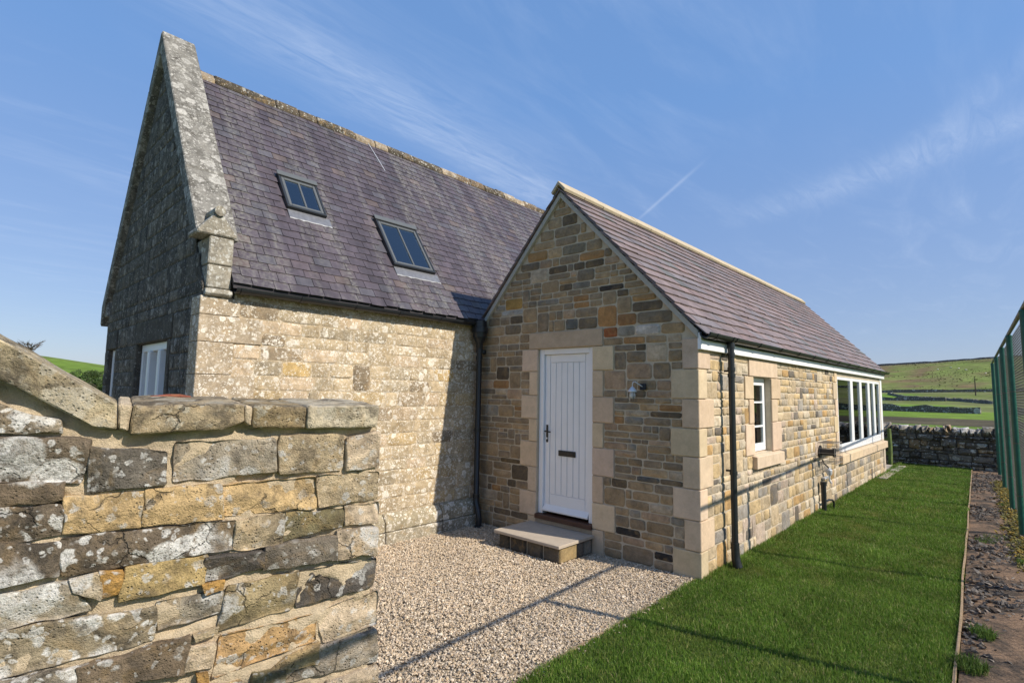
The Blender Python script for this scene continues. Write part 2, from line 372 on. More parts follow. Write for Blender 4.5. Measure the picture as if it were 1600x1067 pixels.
def rubble(bounds, Lf, Rf, excl, seed, bh=(.075, .15), ln=(.13, .36), jump=.1, vmax=None):
    """coursed squared rubble: list of (u0,u1,v0,v1)"""
    R = random.Random(seed); bands = []
    for a, b in zip(bounds[:-1], bounds[1:]):
        h = b - a; n = max(1, int(round(h / R.uniform(*bh)))); cuts = sorted(a + h * (i + R.uniform(-.22, .22)) / n for i in range(1, n))
        pts = [a] + cuts + [b]; bands += list(zip(pts[:-1], pts[1:]))
    def intervals(a, b, carry):
        lo = max(Lf(a), Lf(b)); hi = min(Rf(a), Rf(b))
        iv = [(lo, hi)] if hi - lo > .05 else []
        for (x0, x1, z0, z1) in excl + carry:
            if z1 <= a + .008 or z0 >= b - .008: continue
            nv = []
            for (p, q) in iv:
                if x1 <= p or x0 >= q: nv.append((p, q)); continue
                if x0 - p > .03: nv.append((p, x0))
                if q - x1 > .03: nv.append((x1, q))
            iv = nv
        return iv
    out = []; carry = []
    for k, (a, b) in enumerate(bands):
        nxt = []
        for (p, q) in intervals(a, b, carry):
            u = p
            while u < q - 1e-4:
                w = R.uniform(*ln) * (0.75 + .35 * (b - a) / bh[1])
                if R.random() < .18: w *= .5
                if q - (u + w) < ln[0] * .55: w = q - u
                if w > ln[1] * 1.5: w = w / 2
                top = b
                if k + 1 < len(bands) and R.random() < jump and bands[k + 1][1] - a < bh[1] * 2.4:
                    c, d = bands[k + 1]
                    if any(p2 <= u + 1e-6 and u + w <= q2 + 1e-6 for (p2, q2) in intervals(c, d, [])): top = d; nxt.append((u, u + w, b, d))
                out.append((u, u + w, a, top)); u += w
        carry = nxt
    return out

def place_stones(rects, plane, depth, joint, palette, seed, name, parent, mat_obj, mat_join, nmax, pool=POOL, special=(), dj=.35, joined_name='rubble_stone'):
    """plane: (origin,U,V,N). The nmax pieces largest in view become objects, the rest one joined part."""
    R = random.Random(seed); O, U, V, N = [Vector(x) for x in plane]; items = []
    for (u0, u1, v0, v1) in rects:
        j = joint * R.uniform(.7, 1.25); cu, cv = (u0 + u1) / 2, (v0 + v1) / 2
        w, h = max(.02, u1 - u0 - 2 * j), max(.015, v1 - v0 - 2 * j)
        c = None
        for (su, sv, sc) in special:
            if u0 <= su <= u1 and v0 <= sv <= v1: c = sc
        if c is None:
            c = palette(R, cu, cv)
        k = R.random() * .34 + .83; c = tuple(min(1, x * k) for x in c)
        P = O + U * cu + V * cv; q = pix(P); area = 0
        if q and -30 < q[0] < 1054 and -30 < q[1] < 712:
            a1 = pix(P + U * w / 2); a0 = pix(P - U * w / 2); b1 = pix(P + V * h / 2); b0 = pix(P - V * h / 2)
            if a1 and a0 and b1 and b0:
                area = abs((a1[0] - a0[0]) * (b1[1] - b0[1]) - (a1[1] - a0[1]) * (b1[0] - b0[0]))
        ang = R.uniform(-.02, .02) * min(1, .12 / w); U2 = (U + V * ang); V2 = (V - U * ang)
        fl = R.choice((-1, 1)); fl2 = R.choice((-1, 1))
        items.append((area, R.random(), P, U2 * w * fl, V2 * h * fl2, N * depth * R.uniform(1 - dj, 1 + dj), c, R.randrange(len(pool))))
    items.sort(key=lambda t: -t[0]); off = OFF[parent.name]
    pm = pool_with(pool, mat_obj); objs = []
    for (area, _, P, A, B, D, c, k) in items[:nmax]:
        o = bpy.data.objects.new(name, pm[k][0]); link(o, parent); q = P - off
        o.matrix_local = Matrix(((A.x, B.x, D.x, q.x), (A.y, B.y, D.y, q.y), (A.z, B.z, D.z, q.z), (0, 0, 0, 1)))
        o.color = c + (1,); objs.append(o)
    rest = items[nmax:]
    if rest:
        VV = []; FF = []; CC = []; b = 0
        for (area, _, P, A, B, D, c, k) in rest:
            V0, F0 = pool[k][1], pool[k][2]; T = np.array([A, B, D], np.float32)
            v = V0 @ T + np.array(P, np.float32); f = F0 if A.cross(B).dot(D) > 0 else F0[:, ::-1]
            VV.append(v); FF.append(f + b); CC.append(np.tile(np.array(c, np.float32), (len(v), 1))); b += len(v)
        jo = np_mesh(joined_name, np.vstack(VV), np.vstack(FF), mat_join, np.vstack(CC), parent, True); jo['kind'] = 'stuff'
    return objs

# ------------------------------------------------------------------ terrain
W = 3.241; L = 10.8
AZ = [(-180, 1.5, 300), (-110, 3.2, 250), (-90, 2.85, 250), (-85, 2.25, 250), (-81, 1.65, 250), (-60, 1.6, 350), (-20, 2.4, 560), (-8, 2.78, 560), (0, 3.3, 560), (15, 3.7, 560), (60, 2.2, 450), (120, 1.5, 350), (180, 1.5, 300)]
GP = [(0, 0), (.16, 0), (.2, .008), (.27, .03), (.36, .06), (.46, .137), (.59, .29), (.77, .6), (.93, .93), (1, 1), (1.15, .97), (1.6, .6), (3, .3)]
def interp(tab, x, j=1):
    for a, b in zip(tab[:-1], tab[1:]):
        if x <= b[0]:
            t = (x - a[0]) / (b[0] - a[0]); t = max(0, t); return a[j] + (b[j] - a[j]) * t
    return tab[-1][j]
def zt(x, y):
    r = math.hypot(x, y)
    if r < 30: return -0.06
    az = math.degrees(math.atan2(x, y)); e = interp(AZ, az); Rr = interp(AZ, az, 2)
    z = (1.84 + Rr * math.tan(rad(e))) * interp(GP, r / Rr)
    z += (noise.noise(Vector((x * .012, y * .012, 3.3))) * 1.2 + noise.noise(Vector((x * .05, y * .05, 1.3))) * .25) * min(1, max(0, (r - 90) / 200))
    return z - 0.06
def field_col(x, y):
    r = math.hypot(x, y); az = math.degrees(math.atan2(x - 5, y)); nz = noise.noise(Vector((x * .02, y * .02, 7))); n2 = noise.noise(Vector((x * .07, y * .03, 2)))
    green = (.135, .215, .03); olive = (.165, .195, .055); brown = (.165, .12, .06); rough = (.15, .162, .062)
    def mix(a, b, t): t = max(0, min(1, t)); return tuple(p + (q - p) * t for p, q in zip(a, b))
    if -40 < az < 40:
        if r < 44: c = mix(green, (.10, .16, .03), .3 + nz)
        elif r < 62 + 4 * nz: c = mix((.06, .05, .035), (.10, .085, .05), .4 + n2)
        elif r < 95: c = mix(green, (.16, .23, .035), .5 + n2)
        elif r < 128: c = mix(mix(rough, (.17, .2, .06), .5 + 1.5 * n2), (.14, .235, .032), (-az - 3.0) * .8)
        elif r < 262:
            fld = az < -6.2 + (r - 200) * .04 and r < 235
            c = mix(mix(rough, (.14, .17, .045), .4 + 2 * n2), mix((.13, .235, .03), green, .5 + n2), (-6.2 + (r - 200) * .04 - az) * .9 if r < 240 else 0)
        else:
            n3 = noise.noise(Vector((x * .11, y * .05, 11))); c = mix(olive, (.15, .20, .045), .5 + 1.6 * nz + n3); c = mix(c, brown, max(0, (-az - 1.5) * .1) * (.6 + 2 * n2 + 1.5 * n3) + max(0, n2 * 1.5 + n3 * .8 - .2))
            if r > 500: c = mix(c, (.15, .10, .065), (r - 500) / 60)
    else:
        c = mix(green, (.1, .15, .035), .4 + n2)
        if r > 150: c = mix(green, (.13, .2, .03), .4 + nz)
    return c
rs = [0, 10, 20, 28, 34]
while rs[-1] < 1700: rs.append(rs[-1] * 1.03 + .4)
na = 600; V = []; Cc = []
for r in rs:
    for k in range(na):
        a = 2 * math.pi * k / na; x, y = r * math.sin(a), r * math.cos(a); V.append((x, y, zt(x, y))); Cc.append(field_col(x, y))
F = []
for i in range(len(rs) - 1):
    for k in range(na):
        k2 = (k + 1) % na; F.append((i * na + k, (i + 1) * na + k, (i + 1) * na + k2, i * na + k2))
t = NT('pasture'); p = t.pos(); c = t.src('attr')
c = t.scalecol(c, t.ramp(t.noise(p, .5, 8, .7), .25, .75, .7, 1.3)); c = t.scalecol(c, t.ramp(t.noise(p, .05, 6, .65), .3, .7, .72, 1.28)); c = t.scalecol(c, t.ramp(t.noise(p, .16, 6, .7), .3, .7, .66, 1.34)); far = t.pos(scale=(.03, .012, .03)); c = t.mix(t.mul(t.ramp(t.noise(far, 1.6, 7, .7, .6), .54, .66), .55), c, (.16, .125, .07))
t.bump(t.noise(p, 1.2, 6, .7), .6, .25); M_past = t.done(c, .95, .1)
go = np_mesh('ground', V, F, M_past, np.array(Cc), None, True); go['kind'] = 'structure'

# ------------------------------------------------------------------ yard surfaces
def edge_x(y): return 5.205 - .0333 * (y + .55)          # lawn edging line
def fence_x(y): return 5.60 - .0395 * (y - 4.76)
t = NT('gravel_bed'); p = t.pos(); c = t.mix(t.noise(p, 60, 5), (.30, .24, .17), (.42, .36, .27)); t.bump(t.noise(p, 90, 4), 1, .02); M_gbed = t.done(c, .95, .1)
gb = np_mesh('gravel_bed', [(-.2, -9, 0), (3.19, -9, 0), (3.19, .1, 0), (-.2, .1, 0)], [(0, 1, 2, 3)], M_gbed); gb['kind'] = 'structure'
gb2 = np_mesh('yard_path', [(-9, -9, -.004), (-.2, -9, -.004), (-.2, -3.6, -.004), (-9, -3.6, -.004)], [(0, 1, 2, 3)], M_gbed); gb2['kind'] = 'structure'
t = NT('turf_soil'); p = t.pos(); c = t.mix(t.noise(p, 25, 5), (.05, .085, .018), (.085, .12, .03)); M_turf = t.done(c, .95, .1)
ys = [-9 + i * .5 for i in range(45)]
V = []; F = []
for y in ys: V += [(3.20, y, .004), (edge_x(y), y, .004)]
for i in range(len(ys) - 1): F.append((2 * i, 2 * i + 1, 2 * i + 3, 2 * i + 2))
lo = np_mesh('lawn', V, F, M_turf); lo['kind'] = 'structure'
t = NT('bare_earth'); p = t.pos(); e1 = t.noise(p, 3.2, 5, .65, .4)
c = t.mix(t.ramp(e1, .42, .58), (.085, .068, .054), (.24, .16, .105)); c = t.scalecol(c, t.ramp(t.noise(p, 40, 5), .2, .8, .6, 1.4)); t.bump(t.noise(p, 45, 6, .7), .9, .02); M_earth = t.done(c, .95, .1)
V = []; F = []; ys2 = [-9 + i * .25 for i in range(90)]; nx = 8
for y in ys2:
    for k in range(nx):
        x = edge_x(y) + .02 + (fence_x(y) + .9 - edge_x(y)) * k / (nx - 1); V.append((x, y, .002 + (.03 * noise.noise(Vector((x * 2.2, y * 1.3, 0))) + .012 if 0 < k < nx - 1 else 0)))
for i in range(len(ys2) - 1):
    for k in range(nx - 1): F.append((i * nx + k, i * nx + k + 1, (i + 1) * nx + k + 1, (i + 1) * nx + k))
so_ = np_mesh('earth_strip', V, F, M_earth, None, None, True); so_['kind'] = 'structure'
# paving beyond the house corner
t = NT('paving_stone'); p = t.pos(); c = t.mix(t.noise(p, 4, 5), (.36, .31, .26), (.46, .40, .33)); t.bump(t.noise(p, 50, 4), .3, .006); M_pave = t.done(c, .85, .2)
pv = MB().box(1.5, 3.46, 9.35, 12.5, -.04, .012).build('paving', plain('paving_joint', (.2, .18, .15), .95)); pv['kind'] = 'structure'
for i, (a, b) in enumerate(((9.36, 10.1), (10.11, 10.9), (10.91, 11.7), (11.71, 12.49))):
    for (xa, xb) in ((2.62, 3.45), (1.8, 2.61)): MB().box(xa + .006, xb - .006, a + .006, b - .006, 0, .03).build('paving_slab', M_pave, pv, bevel=.005)

# timber edging board
V = []; F = []; ye = [-8 + i * .5 for i in range(43)]
for y in ye:
    x = edge_x(y) + .012 * noise.noise(Vector((y * .7, 0, 0))); h = .034 + .006 * noise.noise(Vector((y * .9, 5, 0)))
    V += [(x - .002, y, -.05), (x + .014, y, -.05), (x + .014, y, h), (x - .002, y, h)]
for i in range(len(ye) - 1):
    for k in range(4): F.append((4 * i + k, 4 * i + (k + 1) % 4, 4 * i + 4 + (k + 1) % 4, 4 * i + 4 + k))
eb = np_mesh('lawn_edging', V, F, M_edge); tag(eb, 'long thin timber board edging the lawn beside the stony strip', 'edging')
V = [(3.175, -8, -.02), (3.197, -8, -.02), (3.197, -8, .012), (3.175, -8, .012), (3.175, -.02, -.02), (3.197, -.02, -.02), (3.197, -.02, .012), (3.175, -.02, .012)]
eb2 = np_mesh('gravel_edging', V, [(0, 1, 5, 4), (1, 2, 6, 5), (2, 3, 7, 6), (3, 0, 4, 7), (0, 3, 2, 1), (4, 5, 6, 7)], M_edge); tag(eb2, 'narrow timber strip between gravel and lawn', 'edging')

# ------------------------------------------------------------------ slates
def slate_pool(seed, n=8, chip=.12, cmax=.03):
    R = random.Random(seed); pool = []
    for k in range(n):
        c1, c2 = R.uniform(0, cmax), R.uniform(0, cmax)
        if R.random() < chip: c1 = R.uniform(.05, .10)
        b = [(-.5, c1), (-.5 + c1 * .8, R.uniform(0, .02)), (R.uniform(-.1, .1), R.uniform(-.015, .02)), (.5 - c2 * .8, R.uniform(0, .02)), (.5, c2), (.5, 1), (-.5, 1)]
        n_ = len(b); vs = [(x, y, 0) for x, y in b] + [(x, y, 1) for x, y in b]
        fs = [tuple(range(n_))[::-1], tuple(range(n_, 2 * n_))] + [(i, (i + 1) % n_, n_ + (i + 1) % n_, n_ + i) for i in range(n_)]
        me = bpy.data.meshes.new('slate_piece'); me.from_pydata(vs, [], fs)
        bm = bmesh.new(); bm.from_mesh(me); bmesh.ops.triangulate(bm, faces=bm.faces); bm.to_mesh(me); bm.free()
        pool.append((me, np.array([v.co[:] for v in me.vertices], np.float32), np.array([p.vertices[:] for p in me.polygons], np.int32)))
    return pool
SPOOL = slate_pool(3)
EPOOL = slate_pool(9, 6, 0.0, .006)
def lay_slates(E, up, N, ya, yb, slen, gauge, wr, thick, colf, parent, mo, mj, nmax, seed, skip=(), gap=.006, SPOOL=SPOOL):
    R = random.Random(seed); E = Vector(E); up = Vector(up).normalized(); N = Vector(N).normalized(); Yv = Vector((0, 1, 0)); items = []
    nrow = int(slen / gauge) + 1
    for i in range(nrow):
        s = i * gauge - .012; w0 = (wr[0] + wr[1]) / 2; jt = (wr[1] - wr[0]) * .22; y = ya - w0 * (.5 if i % 2 else 0); ln = min(gauge * 2.15, slen - s + .03)
        if ln < gauge * .35: continue
        ycut = [y + w0 * k + (R.uniform(-jt, jt) if k else 0) for k in range(int((yb - y) / w0) + 2)]
        for yc0, yc1 in zip(ycut[:-1], ycut[1:]):
            y0, y1 = max(yc0, ya), min(yc1, yb)
            if y1 - y0 < .04: continue
            sk = False
            for (a, b, c, d) in skip:
                m = (y0 + y1) / 2
                if a < m < b and c - gauge * .25 < s < d - gauge * .5: sk = True
            if sk: continue
            ds = R.gauss(0, .0055); lift = thick * R.uniform(2.85, 3.15); P = E + Yv * ((y0 + y1) / 2) + up * (s + ds) + N * lift
            A = (Yv + up * R.gauss(0, .004)) * (y1 - y0 - gap); B = up * ln - N * (lift - thick * .1); B = B - A * (A.dot(B) / A.dot(A)); D = A.cross(B).normalized() * thick * R.uniform(.9, 1.1); D = -D if D.dot(N) < 0 else D
            q = pix(P + up * gauge / 2); area = 0
            if q and -20 < q[0] < 1044 and -20 < q[1] < 702: area = 1 / q[2] ** 2
            items.append((area, P, A, B, D, colf(R, (y0 + y1) / 2, s), R.randrange(len(SPOOL))))
    items.sort(key=lambda t: -t[0]); off = OFF[parent.name]; pm = pool_with(SPOOL, mo)
    for (a, P, A, B, D, c, k) in items[:nmax]:
        o = bpy.data.objects.new('slate', pm[k][0]); link(o, parent); q = P - off
        o.matrix_local = Matrix(((A.x, B.x, D.x, q.x), (A.y, B.y, D.y, q.y), (A.z, B.z, D.z, q.z), (0, 0, 0, 1))); o.color = tuple(c) + (1,)
    VV = []; FF = []; CC = []; b = 0
    for (a, P, A, B, D, c, k) in items[nmax:]:
        V0, F0 = SPOOL[k][1], SPOOL[k][2]; v = V0 @ np.array([A, B, D], np.float32) + np.array(P, np.float32)
        f = F0 if A.cross(B).dot(D) > 0 else F0[:, ::-1]
        VV.append(v); FF.append(f + b); CC.append(np.tile(np.array(c, np.float32), (len(v), 1))); b += len(v)
    if VV: np_mesh('slate_courses', np.vstack(VV), np.vstack(FF), mj, np.vstack(CC), parent)['kind'] = 'stuff'

def half_gutter(y0, y1, x, z, r, th=.006, n=10):
    mb = MB(); P = []
    for k in range(n + 1):
        a = math.pi + math.pi * k / n; P.append((x + r * math.cos(a), z + r * math.sin(a)))
    for k in range(n, -1, -1):
        a = math.pi + math.pi * k / n; P.append((x + (r - th) * math.cos(a), z + (r - th) * math.sin(a)))
    m = len(P); vs = [(px_, y0, pz) for px_, pz in P] + [(px_, y1, pz) for px_, pz in P]
    fs = [(i, (i + 1) % m, m + (i + 1) % m, m + i) for i in range(m)]
    fs += [(k, k + 1, 2 * n - k, 2 * n + 1 - k) for k in range(n)] + [(m + k + 1, m + k, m + 2 * n + 1 - k, m + 2 * n - k) for k in range(n)]
    return mb.add(vs, fs)

# ================================================================== EXTENSION
ext = thing('house_extension', 'low stone extension with white front door, pinkish slate roof and buff corner stones', 'house', (1.62, 5.4, 0))
xa, Ha = 1.457, 4.45; mr = 1.066; ml = 1.1375; f0 = .012
mb = MB()
for poly in ([(0.0, -.1), (1.09, -.1), (1.09, 2.39), (0.0, 2.39)], [(1.94, -.1), (W - f0, -.1), (W - f0, 2.39), (1.94, 2.39)], [(1.09, -.1), (1.94, -.1), (1.94, .30), (1.09, .30)],
             [(0.0, 2.39), (W - f0, 2.39), (W - f0, 2.52), (xa, 4.38), (0.0, 2.80)]):
    mb.prism([(x, f0, z) for x, z in poly], (0, .3, 0))
for (y0, y1, z0, z1) in ((.312, 1.6, -.1, 2.5), (1.6, 2.28, -.1, 1.11), (1.6, 2.28, 2.07, 2.5), (2.28, 6.0, -.1, 2.5), (6.0, 10.5, -.1, .80), (6.0, 10.5, 2.22, 2.5), (10.5, L - .001, -.1, 2.5)):
    mb.box(W - .31, W - f0, y0, y1, z0, z1)
mb.prism([(x, L - .3, z) for x, z in [(0.0, -.1), (W - .31, -.1), (W - .31, 2.52), (xa, 4.38), (0.0, 2.80)]], (0, .298, 0))
ewall = mb.build('wall', M_mortar, ext)
MB().box(.02, W - .32, .33, L - .31, -.02, .02).build('floor', M_interior, ext)
# stone courses
ZB = [0.0, .27, .57, .88, 1.2, 1.49, 1.79, 2.1, 2.39]
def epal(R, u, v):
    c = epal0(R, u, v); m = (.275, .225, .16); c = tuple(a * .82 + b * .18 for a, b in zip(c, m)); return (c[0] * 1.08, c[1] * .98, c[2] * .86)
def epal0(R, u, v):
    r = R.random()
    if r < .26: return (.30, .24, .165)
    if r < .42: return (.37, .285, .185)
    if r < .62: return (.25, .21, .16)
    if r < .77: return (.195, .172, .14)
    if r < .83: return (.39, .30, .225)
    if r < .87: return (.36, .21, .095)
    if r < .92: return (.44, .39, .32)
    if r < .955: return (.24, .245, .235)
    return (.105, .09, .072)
quoinG = []; quoinS = []
corner = [(0.0, .27, .30, .16), (.27, .57, .17, .33), (.57, .88, .29, .17), (.88, 1.2, .18, .32), (1.2, 1.49, .31, .18), (1.49, 1.79, .18, .37), (1.79, 2.1, .30, .2), (2.1, 2.42, .17, .29)]
def dress(R): k = R.uniform(.9, 1.08); return (.60 * k, .465 * k * R.uniform(.97, 1.03), .325 * k * R.uniform(.94, 1.06), 1)
RQ = random.Random(8)
def quoin(x0, x1, y0, y1, z0, z1, name='quoin', par=None, root=True):
    o = MB().box(x0 + .003, x1 - .003 if x1 < W else x1, y0, y1, z0 + .004, z1 - .004).build(name, M_dress, par or ewall, bevel=.006); o.color = dress(RQ); return o
exG = []; exS = []
for (z0, z1, wg, wsd) in corner:
    quoin(W - wg, W + .008, -.008, wsd, z0 if z0 > 0 else -.06, min(z1, 2.31 if False else z1)); exG.append((W - wg, W + .1, z0, z1)); exS.append((-1, wsd, z0, z1))
for i, (z0, z1) in enumerate(zip([.30] + ZB[2:8] , ZB[2:9])):
    pass
dl = [(.0, .27, .945), (.27, .57, .80), (.57, .88, .94), (.88, 1.2, .80), (1.2, 1.49, .945), (1.49, 1.79, .81), (1.79, 2.1, .945), (2.1, 2.39, .815)]
dr = [(.0, .27, 2.10), (.27, .57, 2.25), (.57, .88, 2.095), (.88, 1.2, 2.24), (1.2, 1.49, 2.095), (1.49, 1.79, 2.235), (1.79, 2.1, 2.095), (2.1, 2.39, 2.235)]
for (z0, z1, x) in dl: quoin(x, 1.09, -.008, .16, z0 if z0 > 0 else -.05, z1); exG.append((x, 1.1, z0, z1))
for (z0, z1, x) in dr: quoin(1.94, x, -.008, .16, z0 if z0 > 0 else -.05, z1); exG.append((1.93, x, z0, z1))
exG.append((1.05, 1.98, 0, 2.4))
quoin(.933, 2.087, -.009, .16, 2.39, 2.605, 'lintel').color = (.48, .365, .255, 1); exG.append((.933, 2.087, 2.39, 2.605))
gb_ = ZB + [2.605, 2.75, 2.95, 3.2, 3.45, 3.7, 3.95, 4.2, 4.38]
Lf = lambda z: .015 if z < 2.7 else max(.015, xa - (4.36 - z) / ml); Rf = lambda z: W if z < 2.40 else min(W, xa + (4.36 - z) / mr)
gr = rubble(gb_, Lf, Rf, exG, 21, bh=(.075, .125), ln=(.14, .38), jump=.14)
spec = [(1.51, 3.65, (.42, .22, .07)), (1.16, 3.62, (.36, .21, .09)), (2.06, 3.06, (.05, .042, .036)), (2.08, 2.68, (.38, .2, .08)), (2.47, 2.72, (.34, .18, .08)), (2.27, 2.54, (.30, .10, .04)), (1.65, 2.69, (.15, .15, .135)),
        (2.55, 2.93, (.40, .24, .11)), (.45, .91, (.14, .10, .055)), (.36, 2.01, (.13, .1, .07)), (2.39, .35, (.05, .045, .04)), (2.78, .16, (.04, .037, .035)), (2.65, .94, (.12, .115, .105)), (2.71, 2.5, (.5, .45, .4)), (.76, 2.97, (.46, .28, .09)), (.48, 2.91, (.52, .5, .46)), (1.74, 3.66, (.2, .17, .12))]
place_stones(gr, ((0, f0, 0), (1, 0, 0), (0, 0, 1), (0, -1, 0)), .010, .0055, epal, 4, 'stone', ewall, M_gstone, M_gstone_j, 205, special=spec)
# side wall
win_q = [(1.11, 1.49, 1.30, 2.66), (1.49, 1.79, 1.44, 2.52), (1.79, 2.07, 1.31, 2.66)]
for (z0, z1, a, b) in win_q:
    for (y0, y1) in ((a, 1.6), (2.28, b)):
        o = MB().box(W - .16, W + .008, y0 + .003, y1 - .003, z0 + .004, z1 - .004).build('quoin', M_dress, ewall, bevel=.006); o.color = dress(RQ); exS.append((y0, y1, z0, z1))
o = MB().box(W - .16, W + .009, 1.46, 2.54, 2.074, 2.285).build('lintel', M_dress, ewall, bevel=.006); o.color = dress(RQ); exS.append((1.46, 2.54, 2.07, 2.29))
o = MB().prism([(W - .16, 0, .945), (W + .055, 0, .945), (W + .055, 0, 1.09), (W - .16, 0, 1.125)], (0, 1.06, 0)); o.v = [(x, y + 1.53, z) for x, y, z in o.v]
o = o.build('window_sill', M_dress, ewall, bevel=.005); o.color = dress(RQ); exS.append((1.53, 2.59, .94, 1.115)); exS.append((1.58, 2.3, 1.1, 2.08))
for i, (z0, z1, d) in enumerate(((.62, .88, .30), (.88, 1.2, .18), (1.2, 1.49, .30), (1.49, 1.79, .18), (1.79, 2.1, .30), (2.1, 2.31, .18))):
    o = MB().box(W - .16, W + .008, 6.0 - d, 5.997, z0 + .004, z1 - .004).build('quoin', M_dress, ewall, bevel=.006); o.color = dress(RQ); exS.append((6.0 - d, 6.0, z0, z1))
for (y0, y1) in ((5.98, 7.78), (7.79, 10.84)):
    o = MB().prism([(W - .2, y0, .62), (W + .06, y0, .62), (W + .06, y0, .77), (W - .2, y0, .815)], (0, y1 - y0, 0)).build('window_sill', M_dress, ewall, bevel=.005); o.color = dress(RQ)
o = MB().box(W - .16, W + .008, 10.6, L + .008, -.05, .616).build('quoin', M_dress, ewall, bevel=.006); o.color = (.5, .42, .33, 1)
exS += [(5.98, 10.9, .61, 2.5), (10.6, 11, 0, .62), (7.76, 7.80, 0, .62)]
sr = rubble([0.0, .27, .57, .88, .945, 1.11, 1.2, 1.49, 1.79, 2.07, 2.1, 2.31], lambda z: .1, lambda z: L, exS, 33, bh=(.08, .14), ln=(.12, .36), jump=.14)
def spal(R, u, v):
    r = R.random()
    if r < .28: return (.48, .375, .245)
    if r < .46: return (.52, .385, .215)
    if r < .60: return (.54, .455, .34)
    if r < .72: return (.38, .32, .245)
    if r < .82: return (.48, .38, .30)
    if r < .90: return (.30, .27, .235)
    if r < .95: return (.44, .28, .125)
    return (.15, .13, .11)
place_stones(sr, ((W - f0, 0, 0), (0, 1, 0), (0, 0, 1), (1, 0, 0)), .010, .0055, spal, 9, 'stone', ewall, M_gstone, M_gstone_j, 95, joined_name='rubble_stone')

# roof
eroof = MB()
def zr(x): return 4.42 - mr * (x - xa)
def zl(x): return 4.42 - ml * (xa - x)
eroof.prism([(xa, 0.005, zr(xa)), (W + .07, 0.005, zr(W + .07)), (W + .07, 0.005, zr(W + .07) - .05), (xa, 0.005, zr(xa) - .08), (.08, 0.005, zl(.08) - .08), (.08, 0.005, zl(.08))], (0, L + .03, 0))
eroof = eroof.build('roof', M_deck, ext)
upv = Vector((-1, 0, mr)).normalized(); nv = Vector((mr, 0, 1)).normalized()
def ecol(R, y, s):
    k = R.uniform(.82, 1.14); r = R.random()
    c = (.19, .143, .138)
    if r < .2: c = (.165, .14, .145)
    elif r < .28: c = (.215, .15, .14)
    elif r < .34: c = (.13, .125, .12)
    return tuple(x * k for x in c)
lay_slates((W + .085, 0, zr(W + .085)), upv, nv, -.062, L + .06, 2.74, .163, (.22, .34), .012, ecol, eroof, M_eslate, M_eslate_j, 300, 5, gap=.0025, SPOOL=EPOOL)
lay_slates((.09, 0, zl(.09)), Vector((1, 0, ml)), Vector((-ml, 0, 1)), -.062, L + .06, 2.05, .163, (.20, .32), .009, ecol, eroof, M_eslate, M_eslate_j, 0, 6)
RR = random.Random(2); y = -.085
while y < L + .03:
    y1 = min(y + .45, L + .08); a, h = .115, .03; zt_ = 4.465
    P = [(xa, zt_ + .075), (xa + a, zt_ + .075 - a * mr), (xa + a - .02, zt_ + .04 - a * mr), (xa, zt_ + .025), (xa - a + .02, zt_ + .04 - a * ml), (xa - a, zt_ + .075 - a * ml)]
    dz = RR.uniform(-.004, .004)
    MB().prism([(x, y + .003, z + dz) for x, z in P], (0, y1 - y - .006, 0)).build('ridge_tile', M_ridge, eroof, bevel=.005); y = y1
# verges, fascia, gutter
def verge(x0, x1, zf, w, name):
    return MB().prism([(x0, -.034, zf(x0)), (x1, -.034, zf(x1)), (x1, -.034, zf(x1) - w), (x0, -.034, zf(x0) - w)], (0, .046, 0)).build(name, M_bargeM, eroof, bevel=.004)
verge(xa + .0005, W + .02, lambda x: zr(x) - .005, .082, 'verge'); verge(xa - .0005, .07, lambda x: zl(x) - .005, .084, 'verge')
MB().box(W + .010, W + .05, -.03, L + .02, 2.298, 2.47).build('fascia', M_white, ext, bevel=.003)
gut = half_gutter(-.055, L + .16, W + .102, 2.465, .054).build('gutter', M_black, ext, smooth=True)
for y in [-.05, .14, .58, .68] + [1.45 + .82 * i for i in range(12)]:
    half_gutter(y, y + .05, W + .102, 2.466, .061, th=.016).build('gutter_union', M_black, gut, smooth=True)
dp = MB().tube([(W + .10, .63, 2.42), (W + .10, .63, .12)], .034, 14).build('downpipe', M_black, ext, smooth=True)
for z in (2.37, 2.28, 2.12, 2.05, 1.0):
    MB().tube([(W + .10, .63, z - .02), (W + .10, .63, z + .02)], .041, 14).build('pipe_collar', M_black, dp, smooth=True)
MB().tube([(W + .02, .63, 2.10), (W + .10, .63, 2.10)], .012, 8).build('pipe_bracket', M_black, dp)
MB().tube([(W + .02, .63, 1.02), (W + .10, .63, 1.02)], .012, 8).build('pipe_bracket', M_black, dp)
MB().tube([(W + .10, .63, .27), (W + .10, .63, .20), (W + .105, .63, .10), (W + .125, .63, .02)], [.043, .043, .046, .05], 14).build('pipe_shoe', M_black, dp, smooth=True)

# front door
door = MB().box(1.165, 1.865, .078, .118, .345, 2.315).build('door', M_white, ext, bevel=.003)
for (x0, x1, z0, z1) in ((1.165, 1.245, .345, 2.315), (1.795, 1.865, .345, 2.315), (1.247, 1.793, 2.215, 2.315), (1.247, 1.793, .345, .56)):
    MB().box(x0 + .001, x1 - .001, .066, .077, z0 + .001, z1 - .001).build('door_rail', M_white, door, bevel=.003)
for i in range(6):
    x = 1.248 + i * .0908; MB().box(x + .003, x + .0878, .0695, .077, .563, 2.212).build('plank', M_white, door, bevel=.0045)
for (x0, x1, z0, z1) in ((1.092, 1.163, .312, 2.388), (1.867, 1.938, .312, 2.388), (1.164, 1.866, 2.317, 2.388)):
    MB().box(x0, x1, .035, .13, z0, z1).build('door_frame', M_white, door, bevel=.004)
MB().prism([(1.172, .066, .352), (1.172, .018, .352), (1.172, .018, .372), (1.172, .066, .43)], (.686, 0, 0)).build('weather_bar', M_white, door, bevel=.003)
